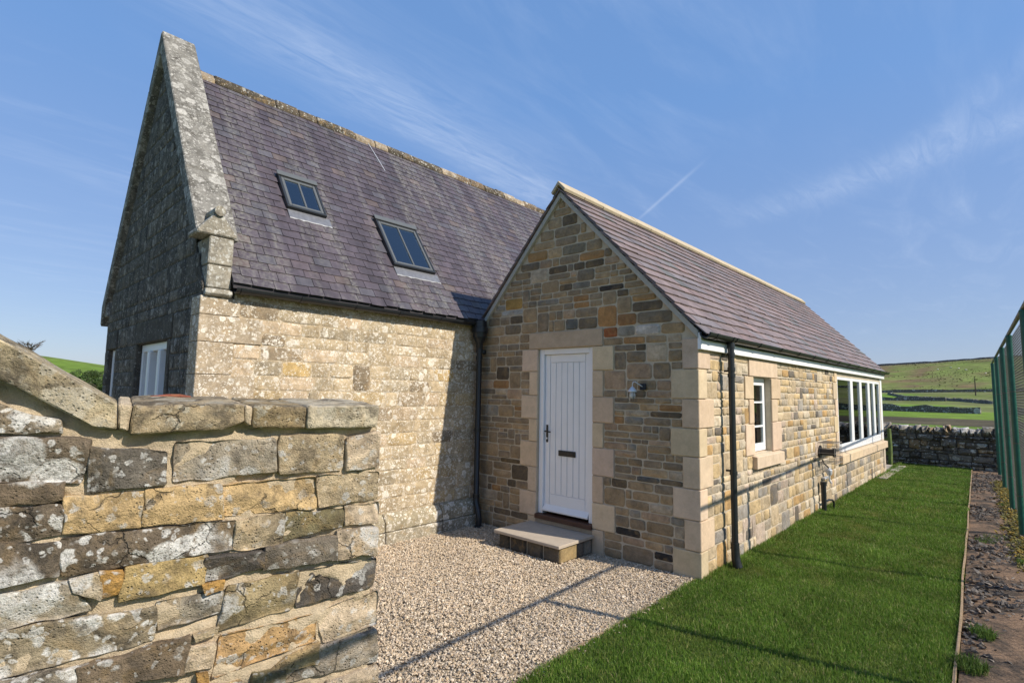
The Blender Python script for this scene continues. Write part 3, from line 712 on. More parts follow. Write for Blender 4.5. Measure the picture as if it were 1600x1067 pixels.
MB().box(1.085, 1.945, -.035, .14, .255, .309).build('door_sill', M_timber_sill, door, bevel=.005)
h = MB().box(1.192, 1.222, .055, .065, 1.20, 1.42).build('handle_plate', M_iron, door, bevel=.003)
MB().tube([(1.207, .06, 1.34), (1.207, .012, 1.34), (1.225, .006, 1.342), (1.30, .008, 1.335)], .009, 8).build('handle', M_iron, door, smooth=True)
MB().tube([(1.207, .05, 1.25), (1.207, .062, 1.25)], .013, 10).build('key_cylinder', M_galv, door)
lb = MB().box(1.39, 1.655, .056, .067, 1.045, 1.115).build('letter_box', M_iron, door, bevel=.005)
MB().box(1.415, 1.63, .049, .0555, 1.06, 1.10).build('letter_flap', M_iron, door, bevel=.003)
MB().box(1.09, 1.94, -.002, .12, .198, .254).build('riser', M_dress, ewall, bevel=.004).color = (.36, .3, .23, 1)

# windows of the extension
def window(parent, y0, y1, z0, z1, cuts, name='window', glaz=(), x=W - .06, fw_=.055, d=.06, s=.038, mw=.03, gd=.012):
    root = MB()
    w = MB().box(x - d, x, y0, y1, z0, z0 + fw_).box(x - d, x, y0, y1, z1 - fw_, z1).box(x - d, x, y0, y0 + fw_, z0 + fw_ + .0005, z1 - fw_ - .0005).box(x - d, x, y1 - fw_, y1, z0 + fw_ + .0005, z1 - fw_ - .0005).build(name, M_white, parent, bevel=.003)
    ed = [y0 + fw_] + [c for c in cuts] + [y1 - fw_]
    for c in cuts: MB().box(x - d, x + .006, c - mw, c + mw, z0 + fw_ + .001, z1 - fw_ - .001).build('mullion', M_white, w, bevel=.003)
    for i, (a, b) in enumerate(zip(ed[:-1], ed[1:])):
        a2 = a + (mw + .001 if i else .001); b2 = b - (mw + .001 if i < len(cuts) else .001)
        if glaz is not None:
            sm = MB().box(x - d * .75, x + .003, a2, a2 + s, z0 + fw_ + .004, z1 - fw_ - .004).box(x - d * .75, x + .003, b2 - s, b2, z0 + fw_ + .004, z1 - fw_ - .004)
            sm.box(x - d * .75, x + .003, a2 + s + .0004, b2 - s - .0004, z0 + fw_ + .004, z0 + fw_ + .004 + s).box(x - d * .75, x + .003, a2 + s + .0004, b2 - s - .0004, z1 - fw_ - .004 - s, z1 - fw_ - .004)
            sh = sm.build('sash', M_white, w, bevel=.0025)
        for g in glaz:
            MB().box(x - d * .6, x + .006, a2 + s, b2 - s, g - .011, g + .011).build('glazing_bar', M_white, w)
        MB().box(x - gd - .002, x - gd + .002, a2 + s - .004, b2 - s + .004, z0 + fw_ + s, z1 - fw_ - s).build('pane', M_glass, w)
    return w
w1 = window(ext, 1.604, 2.276, 1.126, 2.066, [], glaz=(1.44, 1.75), x=W - .085)
w2 = window(ext, 6.004, 10.56, .812, 2.30, [7.35, 8.25, 9.15, 9.78], x=W - .02, fw_=.07, s=.065, mw=.045, gd=.022)
MB().box(W - .12, W - .01, 10.565, 10.79, .82, 2.305).build('window_post', M_white, ext, bevel=.003)
MB().box(.3, .34, 1.2, 10.4, .03, 2.5).build('inner_wall', M_plaster, ext)
MB().box(W - .5, W - .44, 1.66, 1.95, 1.25, 2.05).build('curtain', plain('pale_blue_curtain', (.55, .58, .66), .9, nz=.1), ext)
MB().tube([(.10, -.006, 2.39), (.10, -.05, 2.39), (.13, -.07, 2.39)], [.03, .03, .022], 10).build('wall_vent', M_iron, ext, smooth=True)

# ================================================================== MAIN HOUSE
HX, HR, GY = -2.09, 5.95, -3.67; mm = 1.425; WL = -4.18; MY1 = 10.0
main = thing('stone_house', 'tall old stone house with dark gable, steep purple slate roof and two roof windows', 'house', (-2.09, 3.0, 0))
def zm(x): return 2.83 - mm * (x - .1) if x > HX else 2.83 - mm * (2 * HX - x - .1)
mb = MB()
mb.box(-.35, -f0, GY + .30, MY1, -.1, 2.78)
mb.box(WL, WL + .35, GY + .30, MY1, -.1, 2.78)
mb.prism([(WL, MY1 - .3, -.1), (0, MY1 - .3, -.1), (0, MY1 - .3, 2.7), (HX, MY1 - .3, 5.7), (WL, MY1 - .3, 2.7)], (0, .3, 0))
mwall = mb.build('wall', M_oldmortar, main)
# gable wall with two window openings
W1 = (-2.30, -1.00, .95, 2.33); W2 = (-3.95, -3.52, .95, 2.33)
gm = MB(); yb = GY + f0
xs = [WL, W2[0], W2[1], W1[0], W1[1], -f0]
for i in range(5):
    a, b = xs[i], xs[i + 1]
    if i in (1, 3): gm.box(a, b, yb, yb + .29, -.1, .95)
    else: gm.box(a, b, yb, yb + .29, -.1, 2.33)
gm.prism([(WL, yb, 2.331), (-f0, yb, 2.331), (-f0, yb, 2.80), (HX, yb, 5.86), (WL, yb, 2.80)], (0, .29, 0))
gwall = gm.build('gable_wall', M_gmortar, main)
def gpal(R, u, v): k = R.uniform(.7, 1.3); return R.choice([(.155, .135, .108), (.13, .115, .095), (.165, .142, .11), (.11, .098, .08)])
exm = [(W1[0], W1[1], .95, 2.33), (W2[0], W2[1], .95, 2.33), (W1[0] - .12, W1[1] + .12, 2.33, 2.60), (W2[0] - .1, W2[1] + .1, 2.33, 2.58), (W1[0] - .1, W1[0], .95, 2.33), (W1[1], W1[1] + .1, .95, 2.33)]
gs = rubble([0, .3, .62, .95, 1.3, 1.65, 2.0, 2.33, 2.6, 2.85, 3.15, 3.5, 3.85, 4.2, 4.55, 4.9, 5.2, 5.5, 5.8], lambda z: WL if z < 2.8 else HX - (5.88 - z) / mm, lambda z: -.01 if z < 2.8 else HX + (5.88 - z) / mm, exm, 3, bh=(.15, .22), ln=(.22, .55), jump=.05)
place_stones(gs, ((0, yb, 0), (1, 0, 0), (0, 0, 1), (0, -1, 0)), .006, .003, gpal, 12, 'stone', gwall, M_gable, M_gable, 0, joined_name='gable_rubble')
def gblock(x0, x1, y0, y1, z0, z1, name):
    o = MB().box(x0, x1, y0, y1, z0, z1).build(name, M_gmortar, gwall, bevel=.01); return o
gblock(W1[0] - .12, W1[1] + .12, GY - .004, GY + .2, 2.335, 2.595, 'lintel'); gblock(W2[0] - .1, W2[1] + .1, GY - .004, GY + .2, 2.335, 2.575, 'lintel')
gblock(W1[0] - .1, W1[0] - .001, GY - .004, GY + .2, .95, 2.33, 'jamb'); gblock(W1[1] + .001, W1[1] + .1, GY - .004, GY + .2, .95, 2.33, 'jamb')
for (a, b, z0, z1), n in ((W1, 2), (W2, 0)):
    w = MB().box(a + .002, b - .002, GY + .06, GY + .16, z1 - .09, z1 - .002).box(a + .002, b - .002, GY + .06, GY + .16, z0 + .002, z0 + .09)
    w.box(a + .002, a + .07, GY + .06, GY + .16, z0 + .0905, z1 - .0905).box(b - .07, b - .002, GY + .06, GY + .16, z0 + .0905, z1 - .0905)
    w = w.build('window', M_white, main, bevel=.004)
    for k in range(n):
        c = a + (b - a) * (k + 1) / (n + 1); MB().box(c - .045, c + .045, GY + .03, GY + .16, z0 + .091, z1 - .091).build('mullion', M_white, w, bevel=.012)
    MB().box(a + .06, b - .06, GY + .125, GY + .13, z0 + .08, z1 - .08).build('pane', M_glass, w)
MB().box(-3.9, -.4, 1.0, 1.05, 0, 2.6).build('inner_wall', M_plaster, main)
# plinth of the long wall
RP = random.Random(6); y = GY + .02
while y < -.1:
    y1 = min(y + RP.uniform(.6, 1.15), -.02)
    o = MB().prism([(0.0, y + .006, .15), (.085, y + .006, .15), (.085, y + .006, .26), (.012, y + .006, .35), (0.0, y + .006, .35)], (0, y1 - y - .012, 0)).build('plinth_stone', M_old, mwall, bevel=.008); o.color = (.33, .28, .19, 1)
    o = MB().box(-.002, .105, y + .003, y1 - .009, -.05, .143).build('plinth_stone', M_old, mwall, bevel=.01); o.color = (.30, .26, .19, 1); y = y1
# long sunlit wall stones
qz = [.36, .68, .98, 1.30, 1.62, 1.95, 2.26, 2.52, 2.70]
exl = []; Rq = random.Random(14)
for i, (z0, z1) in enumerate(zip(qz[:-1], qz[1:])):
    wl_ = (.56, .34)[i % 2] + Rq.uniform(-.05, .05)
    o = MB().box(-.25, .006, GY - .006, GY + wl_, z0 + .002, z1 - .002).build('quoin', M_old, mwall, bevel=.006); o.color = (.40, .32, .225, 1); exl.append((-9, GY + wl_, z0, z1))
def mpal(R, u, v):
    r = R.random()
    if r < .45: return (.45, .355, .23)
    if r < .65: return (.48, .37, .25)
    if r < .80: return (.46, .32, .14) if v > 1.9 else (.44, .33, .185)
    if r < .93: return (.38, .31, .21)
    return (.29, .225, .15)
ms = rubble(qz, lambda z: GY + .1, lambda z: -.02, exl, 51, bh=(.13, .2), ln=(.2, .48), jump=.07)
place_stones(ms, ((-f0, 0, 0), (0, 1, 0), (0, 0, 1), (1, 0, 0)), .007, .004, mpal, 15, 'stone', mwall, M_old, M_old, 290)
# roof
mroof = MB().prism([(.09, GY + .25, zm(.09) - .0), (HX, GY + .25, HR - .02), (2 * HX - .09, GY + .25, zm(.09)), (2 * HX - .09, GY + .25, zm(.09) - .05), (HX, GY + .25, HR - .12), (.09, GY + .25, zm(.09) - .05)], (0, MY1 - GY - .2, 0)).build('roof', M_deck, main)
mup = Vector((-1, 0, mm)).normalized(); mn = Vector((mm, 0, 1)).normalized()
SK = [(-2.62, -2.11, 1.39, 2.03), (-1.33, -.63, .755, 1.68)]
def mcol(R, y, s):
    k = R.uniform(.82, 1.18); r = R.random(); c = (.066, .053, .064)
    if r < .15: c = (.078, .06, .068)
    elif r < .27: c = (.074, .068, .08)
    elif r < .32: c = (.10, .075, .07)
    return tuple(x * k for x in c)
lay_slates((.10, 0, zm(.10)), mup, mn, GY + .24, 6.2, 3.90, .125, (.15, .235), .006, mcol, mroof, M_slate, M_slate_j, 300, 8, skip=[(a - .02, b + .02, c - .18, d) for a, b, c, d in SK])
E2 = Vector((.10, 0, zm(.10)))
def rp(y, s, h): return E2 + mup * s + mn * h + Vector((0, y, 0))
def rbox(y0, y1, s0, s1, h0, h1, name, mat, par, bevel=.004):
    vs = [rp(y, s, h) for h in (h0, h1) for (y, s) in ((y0, s0), (y1, s0), (y1, s1), (y0, s1))]
    return MB().add(vs, [(0, 3, 2, 1), (4, 5, 6, 7), (0, 1, 5, 4), (1, 2, 6, 5), (2, 3, 7, 6), (3, 0, 4, 7)]).build(name, mat, par, bevel=bevel)
for (a, b, s0, s1) in SK:
    fr = rbox(a, b, s0, s0 + .035, .0, .066, 'roof_window', M_frame_k, main)
    rbox(a, a + .03, s0 + .036, s1, .0, .066, 'frame_side', M_frame_k, fr); rbox(b - .03, b, s0 + .036, s1, .0, .066, 'frame_side', M_frame_k, fr)
    rbox(a + .031, b - .031, s1 - .07, s1 - .002, .0, .064, 'frame_head', M_frame_k, fr); rbox(a - .012, b + .012, s1 - .055, s1 + .03, .067, .08, 'hood', M_frame_d, fr)
    for (y0, y1, q0, q1) in ((a + .032, a + .068, s0 + .037, s1 - .072), (b - .068, b - .032, s0 + .037, s1 - .072), (a + .069, b - .069, s0 + .037, s0 + .072), (a + .069, b - .069, s1 - .11, s1 - .072)):
        rbox(y0, y1, q0, q1, .01, .062, 'sash', M_frame_d, fr)
    c = (a + b) / 2; rbox(c - .012, c + .012, s0 + .073, s1 - .111, .04, .062, 'glazing_bar', M_frame_d, fr)
    rbox(a + .066, b - .066, s0 + .07, s1 - .108, .045, .05, 'pane', M_rglass, fr, 0)
    rbox(a + .066, b - .066, s0 + .07, s1 - .108, -.0, .004, 'dark_backing', plain('window_well', (.05, .055, .07), .8), fr, 0)  # flat dark sheet under the pane; its colour stands in for the shaded well
    rbox(a + .01, b + .045, s0 - .15, s0 - .002, .016, .024, 'flashing', M_lead, fr, .002)
    vs = [(a + .01 + (b - a + .035) * i / 10, s0 - .15 + .003 * math.sin(i * 2.1), s0 - .162 + .006 * math.sin(i * 3.7)) for i in range(11)]
    st = MB()
    for i in range(10):
        P = [rp(vs[i][0], vs[i][1], .028), rp(vs[i + 1][0], vs[i + 1][1], .028), rp(vs[i + 1][0], vs[i + 1][2], .022), rp(vs[i][0], vs[i][2], .022)]; st.add(P, [(0, 1, 2, 3)])
    st.build('flashing_edge', plain('flashing_edge_grey', (.36, .36, .38), .6, nz=.3), fr)
# ridge: old stones and mortar
Rr = random.Random(4); y = GY + .3
while y < MY1:
    y1 = y + Rr.uniform(.22, .45); a = .085; zt_ = HR + .035 + Rr.uniform(-.008, .012)
    P = [(HX, zt_ + .045), (HX + a * .55, zt_ + .02 - .02), (HX + a, zt_ + .055 - a * mm), (HX + a, zt_ - .0 - a * mm), (HX - a, zt_ - a * mm), (HX - a, zt_ + .055 - a * mm), (HX - a * .55, zt_ + .0)]
    o = MB().prism([(x + Rr.uniform(-.008, .008), y + .004, z + Rr.uniform(-.01, .01)) for x, z in P], (0, y1 - y - .008, 0)).build('ridge_stone', M_oldridge, mroof, bevel=.01)
    o.color = Rr.choice([(.17, .12, .075, 1), (.10, .08, .055, 1), (.34, .27, .19, 1), (.13, .10, .065, 1), (.08, .065, .045, 1)]); y = y1
MB().tube([rp(-.76, 3.72, .03), rp(-.70, 3.35, .025), rp(-.655, 3.06, .022)], .006, 6).build('lightning_wire', M_galv, mroof)
# gable coping
def coping(x0, x1, sgn):
    f = lambda x, d: 6.34 - d - mm * 1.045 * abs(x - HX)
    y0, y1 = GY - .055, GY + .325
    return MB().prism([(x0, y0, f(x0, 0)), (x1, y0, f(x1, 0)), (x1, y0, f(x1, .30)), (x0, y0, f(x0, .30))], (0, y1 - y0, 0)).build('coping_stone', M_coping, gwall, bevel=.012)
cx = [HX + .0005, HX + .42, HX + .98, HX + 1.48]
for a, b in zip(cx[:-1], cx[1:]): coping(a + .002, b - .002, 1)
fz = lambda x, d: 6.34 - d - mm * 1.045 * abs(x - HX)
MB().prism([(HX + 1.484, GY - .055, fz(HX + 1.484, 0)), (-.055, GY - .055, fz(-.055, 0)), (-.055, GY - .055, 3.29), (-.24, GY - .055, 3.29), (HX + 1.484, GY - .055, fz(HX + 1.484, .30))], (0, .38, 0)).build('coping_stone', M_coping, gwall, bevel=.012)
cx = [HX - .0005, HX - .42, HX - 1.0, HX - 1.6, -4.34]
for a, b in zip(cx[:-1], cx[1:]): coping(a - .002, b + .002, -1)
kn = MB().box(-.36, .036, GY + .03, GY + .25, 3.005, 3.28).build('kneeler', M_kneeler, gwall, bevel=.012)
MB().box(-.36, .036, GY + .03, GY + .25, 2.775, 3.0).build('kneeler_block', M_kneeler, kn, bevel=.012)
MB().prism([(-.30, GY + .02, 2.70), (.03, GY + .02, 2.70), (.055, GY + .02, 2.725), (.045, GY + .02, 2.77), (-.30, GY + .02, 2.77)], (0, .24, 0)).build('corbel', M_kneeler, kn, bevel=.006)
MB().prism([(-.25, GY - .085, 3.285), (-.25, GY + .27, 3.285), (-.25, GY + .27, 3.32), (-.25, GY + .13, 3.50), (-.25, GY + .06, 3.50), (-.25, GY - .085, 3.32)], (.30, 0, 0)).build('gablet', M_kneeler, kn, bevel=.012)
MB().tube([(-.30, GY + .095, 3.525), (.075, GY + .095, 3.525)], .05, 12).build('gablet_roll', M_kneeler, kn, smooth=True)
MB().box(-4.42, -4.1, GY - .03, GY + .25, 2.83, 3.06).build('kneeler', M_coping, gwall, bevel=.015)
# gutter and downpipe in the corner
mg = half_gutter(GY + .27, -.04, .088, 2.795, .052).build('gutter', M_black, main, smooth=True)
for y in (-3.36, -2.75, -2.1, -1.5, -.85): half_gutter(y, y + .045, .088, 2.796, .059, th=.016).build('gutter_bracket', M_black, mg, smooth=True)
hp = MB().lathe((.115, -.13, 2.52), [(-.12, .036), (-.10, .045), (-.02, .05), (.02, .075), (.06, .085), (.065, .1), (.13, .105), (.135, .118), (.20, .118), (.205, .1), (.3, .1)], 12).build('hopper_head', M_black, main, smooth=True)
md = MB().tube([(.115, -.13, 2.45), (.115, -.13, .32), (.15, -.14, .26), (.19, -.15, .16), (.20, -.15, .10), (.20, -.15, .0)], .04, 12).build('downpipe', M_black, main, smooth=True)
for z in (2.40, 2.30, 1.3, .40): MB().tube([(.115, -.13, z - .025), (.115, -.13, z + .025)], .049, 12).build('pipe_collar', M_black, md, smooth=True)
MB().lathe((.20, -.15, 0), [(-.02, .085), (.012, .08), (.02, .05)], 12).build('pipe_foot', M_black, md, smooth=True)

# ================================================================== DOORSTEP
step = thing('doorstep', 'low stone doorstep with a pale slab in front of the white door', 'step', (1.48, -.3, 0))
core = MB().box(1.045, 1.925, -.585, -.012, -.05, .166).build('mortar_core', M_mortar, step)
slab = MB().box(.995, 1.975, -.665, -.006, .168, .202).build('slab', plain('step_slab', (.42, .355, .285), .8, .25, nz=.1, nscale=12, bump=.2), step, bevel=.004)
Rst = random.Random(3); xs_ = [1.02, 1.2, 1.46, 1.70, 1.95]
for i in range(4):
    o = MB().box(xs_[i] + .012, xs_[i + 1] - .012, -.612, -.5, .0 if i % 2 else -.01, .158).build('stone', M_gstone, step, bevel=.014); o.color = Rst.choice([(.08, .068, .055, 1), (.11, .095, .075, 1)])
for (y0, y1, c) in ((-.61, -.30, (.30, .22, .11, 1)), (-.285, -.17, (.14, .12, .1, 1)), (-.155, -.02, (.2, .18, .15, 1))):
    o = MB().box(1.80, 1.952, y0 + (.0 if y0 > -.6 else .004), y1, .0, .16).build('stone', M_gstone, step, bevel=.014); o.color = c

# ================================================================== WALL LANTERN
lamp = thing('wall_lantern', 'small white hanging lantern on a dark bracket beside the front door', 'lamp', (2.60, 0, 1.93))
MB().box(2.585, 2.655, -.03, -.004, 1.875, 1.945).build('wall_plate', plain('navy_bracket', (.012, .013, .022), .4), lamp, bevel=.006)
MB().tube([(2.62, -.02, 1.91), (2.60, -.07, 1.935), (2.57, -.10, 1.965), (2.55, -.105, 1.962), (2.54, -.105, 1.94), (2.538, -.105, 1.905)], .006, 8).build('arm', M_galv, lamp, smooth=True)
MB().lathe((2.538, -.105, 1.86), [(.05, .008), (.045, .018), (.03, .028), (.02, .04), (.0, .048), (-.006, .047), (-.008, .012)], 16).build('cap', M_galv, lamp, smooth=True)
tg = NT('clear_lantern_glass'); tg.b.inputs['Base Color'].default_value = (.8, .8, .78, 1); tg.b.inputs['Roughness'].default_value = .12; tg.b.inputs['Transmission Weight'].default_value = .45
MB().lathe((2.538, -.105, 1.81), [(.042, .024), (.025, .032), (.0, .035), (-.022, .028), (-.034, .012)], 16).build('globe', tg.m, lamp, smooth=True)
cg = MB()
for k in range(4):
    a = math.pi / 4 + k * math.pi / 2; cg.tube([(2.538 + .042 * math.cos(a), -.105 + .042 * math.sin(a), 1.855), (2.538 + .042 * math.cos(a), -.105 + .042 * math.sin(a), 1.757)], .0022, 6)
cg.lathe((2.538, -.105, 1.755), [(-.003, .048), (.003, .048)], 16); cg.build('cage', M_rail, lamp)

# ================================================================== FLUE, TAP, DRAIN PIPE
fl = thing('boiler_flue', 'black flue terminal inside a wire guard below the long window', 'flue', (W, 4.7, .9))
MB().tube([(W - .05, 4.62, .94), (W + .20, 4.62, .94)], .055, 14).build('flue_pipe', M_black, fl, smooth=True)
MB().tube([(W + .006, 4.62, .94), (W + .02, 4.62, .94)], .105, 16).build('wall_collar', M_black, fl, smooth=True)
MB().tube([(W + .20, 4.62, .94), (W + .225, 4.62, .94)], .075, 14).build('end_cap', M_black, fl, smooth=True)
gd = MB(); y0, y1, z0, z1, xo = 4.42, 4.92, .78, 1.10, W + .26
for i in range(6):
    y = y0 + (y1 - y0) * i / 5; gd.tube([(W + .01, y, z0), (xo, y, z0), (xo, y, z1), (W + .01, y, z1)], .004, 5)
for i in range(5):
    z = z0 + (z1 - z0) * i / 4; gd.tube([(W + .01, y0, z), (xo, y0, z), (xo, y1, z), (W + .01, y1, z)], .004, 5)
gd.build('wire_guard', plain('guard_wire', (.30, .27, .24), .5), fl)
tap = thing('outdoor_tap', 'grey outdoor tap and valve with thin pipes low on the sunlit wall', 'tap', (W, 4.85, .6))
MB().box(W + .006, W + .05, 4.70, 4.95, .49, .52).build('bracket', M_galv, tap, bevel=.004)
MB().lathe((W + .08, 4.84, .60), [(-.05, .03), (-.02, .045), (.03, .05), (.05, .03), (.07, .012)], 12).build('valve_body', M_galv, tap, smooth=True)
MB().tube([(W + .08, 4.84, .55), (W + .08, 4.84, .46), (W + .10, 4.86, .42)], .014, 8).build('spout', M_galv, tap, smooth=True)
MB().tube([(W + .08, 4.84, .66), (W + .06, 4.80, .70), (W + .03, 4.74, .74), (W + .02, 4.70, .80)], .011, 8).build('feed_pipe', M_iron, tap, smooth=True)
MB().tube([(W + .03, 4.90, .50), (W + .03, 4.90, .40), (W + .035, 4.78, .34), (W + .03, 4.76, .02)], .009, 8).build('copper_pipe', plain('pale_pipe', (.42, .36, .28), .5), tap, smooth=True)
dr_ = thing('drain_pipe', 'short black drain pipe standing from the grass below the tap', 'pipe', (W + .06, 4.52, 0))
MB().tube([(W + .06, 4.53, -.03), (W + .06, 4.53, .46)], .037, 14).build('pipe', M_black, dr_, smooth=True)
MB().tube([(W + .06, 4.53, .42), (W + .06, 4.53, .475)], .046, 14).build('socket', M_black, dr_, smooth=True)
MB().tube([(W + .07, 4.55, .16), (W + .09, 4.72, .17), (W + .11, 4.86, .15), (W + .12, 4.89, .10), (W + .12, 4.89, -.02)], .016, 8).build('branch_pipe', M_black, dr_, smooth=True)

# ================================================================== GARDEN WALL
P0 = Vector((3.56316, -3.99588, 0)); ga = rad(10.5); GD = Vector((math.sin(ga), math.cos(ga), 0)); GN = Vector((math.cos(ga), -math.sin(ga), 0)); UPV = Vector((0, 0, 1))
gw = thing('garden_wall', 'thick weathered rubble garden wall with ramped coping close to the camera', 'wall', tuple(P0 - GN * .2 - GD * .8))
def gp(u, v, d): return P0 + GD * u + UPV * v + GN * d
TH = .42
gc = MB(); poly = [(-4.2, -.1), (-.02, -.1), (-.02, 1.70), (-.93, 1.70), (-1.23, 1.90), (-2.4, 2.5), (-4.2, 2.5)]
gc.prism([gp(u, v, -TH) for u, v in poly], GN * (TH - .012)); gcore = gc.build('mortar_core', M_gmort, gw)
# lumpy pointing between the stones
nu, nv_ = 220, 120; V = []; F = []
def gtop(u): return 1.70 if u > -.93 else (1.70 + (-.93 - u) * .667 if u > -2.4 else 2.5)
for i in range(nu + 1):
    u = -2.6 + 2.595 * i / nu; ht = gtop(u) - .012
    for k in range(nv_ + 1):
        v = .35 + (ht - .35) * k / nv_
        d = .006 + .013 * noise.noise(Vector((u * 9, v * 9, 1))) + .009 * noise.noise(Vector((u * 30, v * 30, 4)))
        g_ = noise.noise(Vector((u * 6.5, v * 11, 21)));  d -= max(0, g_ - .18) * .11
        V.append(gp(u, v, d))
for i in range(nu):
    for k in range(nv_): F.append((i * (nv_ + 1) + k, (i + 1) * (nv_ + 1) + k, (i + 1) * (nv_ + 1) + k + 1, i * (nv_ + 1) + k + 1))
np_mesh('pointing', V, F, M_gmort, None, gw, True)
GC = dict(LB=(.40, .33, .24), DL=(.19, .148, .105), DP=(.16, .14, .115), D=(.22, .165, .112), D2=(.22, .185, .145), O=(.58, .41, .21), O2=(.48, .35, .16), G=(.45, .385, .295), T=(.50, .395, .255), T2=(.38, .30, .17), P=(.62, .49, .345),
          DG=(.22, .185, .10), K=(.105, .092, .08), S=(.58, .33, .10), OR=(.58, .37, .175), GB=(.42, .355, .28), L=(.46, .40, .31), L2=(.38, .31, .21), M=(.60, .5, .36))
GS = [
([(-1.207,1.77),(-1.056,1.718),(-1.048,1.686),(-1.201,1.693)],'LB'),([(-1.199,1.677),(-0.969,1.655),(-0.983,1.535),(-1.189,1.548)],'DL'),([(-0.962,1.631),(-0.764,1.607),(-0.761,1.505),(-0.962,1.495)],'DP'),
([(-1.188,1.538),(-1.029,1.53),(-1.034,1.481),(-1.183,1.473)],'D'),([(-1.013,1.483),(-0.821,1.48),(-0.82,1.371),(-1.011,1.373)],'O'),([(-1.183,1.463),(-1.024,1.457),(-1.025,1.376),(-1.175,1.369)],'DL'),
([(-0.731,1.637),(-0.421,1.637),(-0.405,1.521),(-0.731,1.511)],'G'),([(-0.392,1.65),(-0.157,1.647),(-0.153,1.511),(-0.387,1.509)],'T'),([(-0.134,1.629),(-0.003,1.653),(0.003,1.505),(-0.129,1.504)],'P'),
([(-0.809,1.486),(-0.591,1.485),(-0.573,1.367),(-0.807,1.373)],'O'),([(-0.575,1.477),(-0.255,1.479),(-0.249,1.367),(-0.569,1.38)],'O'),([(-0.238,1.485),(0.002,1.485),(-0.001,1.374),(-0.229,1.372)],'T'),
([(-0.127,1.351),(0.009,1.355),(0.012,1.278),(-0.121,1.286)],'P'),([(-1.014,1.356),(-0.541,1.351),(-0.542,1.259),(-1.009,1.249)],'DL'),([(-0.527,1.352),(-0.371,1.354),(-0.371,1.24),(-0.528,1.257)],'T'),
([(-0.361,1.352),(-0.133,1.343),(-0.136,1.285),(-0.363,1.26)],'DG'),([(-0.158,1.263),(0.001,1.256),(0.006,1.151),(-0.156,1.157)],'P'),([(-0.426,1.238),(-0.167,1.246),(-0.164,1.158),(-0.423,1.164)],'D2'),
([(-0.616,1.239),(-0.433,1.222),(-0.432,1.175),(-0.623,1.153)],'K'),([(-0.847,1.244),(-0.622,1.243),(-0.626,1.151),(-0.855,1.143)],'O2'),([(-0.619,1.145),(-0.564,1.139),(-0.565,1.117),(-0.61,1.117)],'S'),
([(-0.752,1.109),(-0.556,1.109),(-0.562,1.045),(-0.743,1.025)],'G'),([(-0.546,1.116),(-0.305,1.128),(-0.322,1.002),(-0.562,0.987)],'T2'),([(-0.292,1.125),(0.008,1.122),(-0.004,1.018),(-0.296,1.005)],'K'),
([(-0.218,0.957),(0.017,0.993),(0.022,0.866),(-0.182,0.841)],'P'),([(-0.55,0.954),(-0.232,0.951),(-0.228,0.864),(-0.569,0.822)],'OR'),([(-0.203,0.83),(0.024,0.834),(0.027,0.713),(-0.322,0.737)],'GB'),
([(-0.324,0.827),(-0.216,0.844),(-0.212,0.77),(-0.377,0.793)],'O'),([(-0.44,0.794),(-0.337,0.777),(-0.333,0.713),(-0.446,0.727)],'DG'),([(-0.168,0.687),(0.03,0.69),(0.035,0.58),(-0.164,0.604)],'P'),
([(-0.644,0.947),(-0.581,0.941),(-0.581,0.86),(-0.656,0.874)],'P'),([(-0.639,0.976),(-0.571,0.987),(-0.572,0.973),(-0.63,0.965)],'T'),([(-0.623,0.846),(-0.597,0.841),(-0.594,0.796),(-0.62,0.804)],'S'),
([(-1.175,1.363),(-1.028,1.343),(-1.019,1.25),(-1.166,1.241)],'DL'),([(-1.163,1.213),(-0.992,1.223),(-0.939,1.129),(-1.156,1.118)],'L'),([(-1.155,1.106),(-0.761,1.101),(-0.758,0.998),(-1.145,0.982)],'L2'),
([(-0.909,1.238),(-0.861,1.225),(-0.861,1.167),(-0.904,1.167)],'S'),([(-0.984,1.231),(-0.914,1.239),(-0.914,1.158),(-0.974,1.203)],'M'),([(-0.946,0.962),(-0.657,0.98),(-0.664,0.863),(-0.941,0.896)],'D'),
([(-1.145,0.972),(-0.954,0.961),(-0.951,0.89),(-1.14,0.913)],'L')]
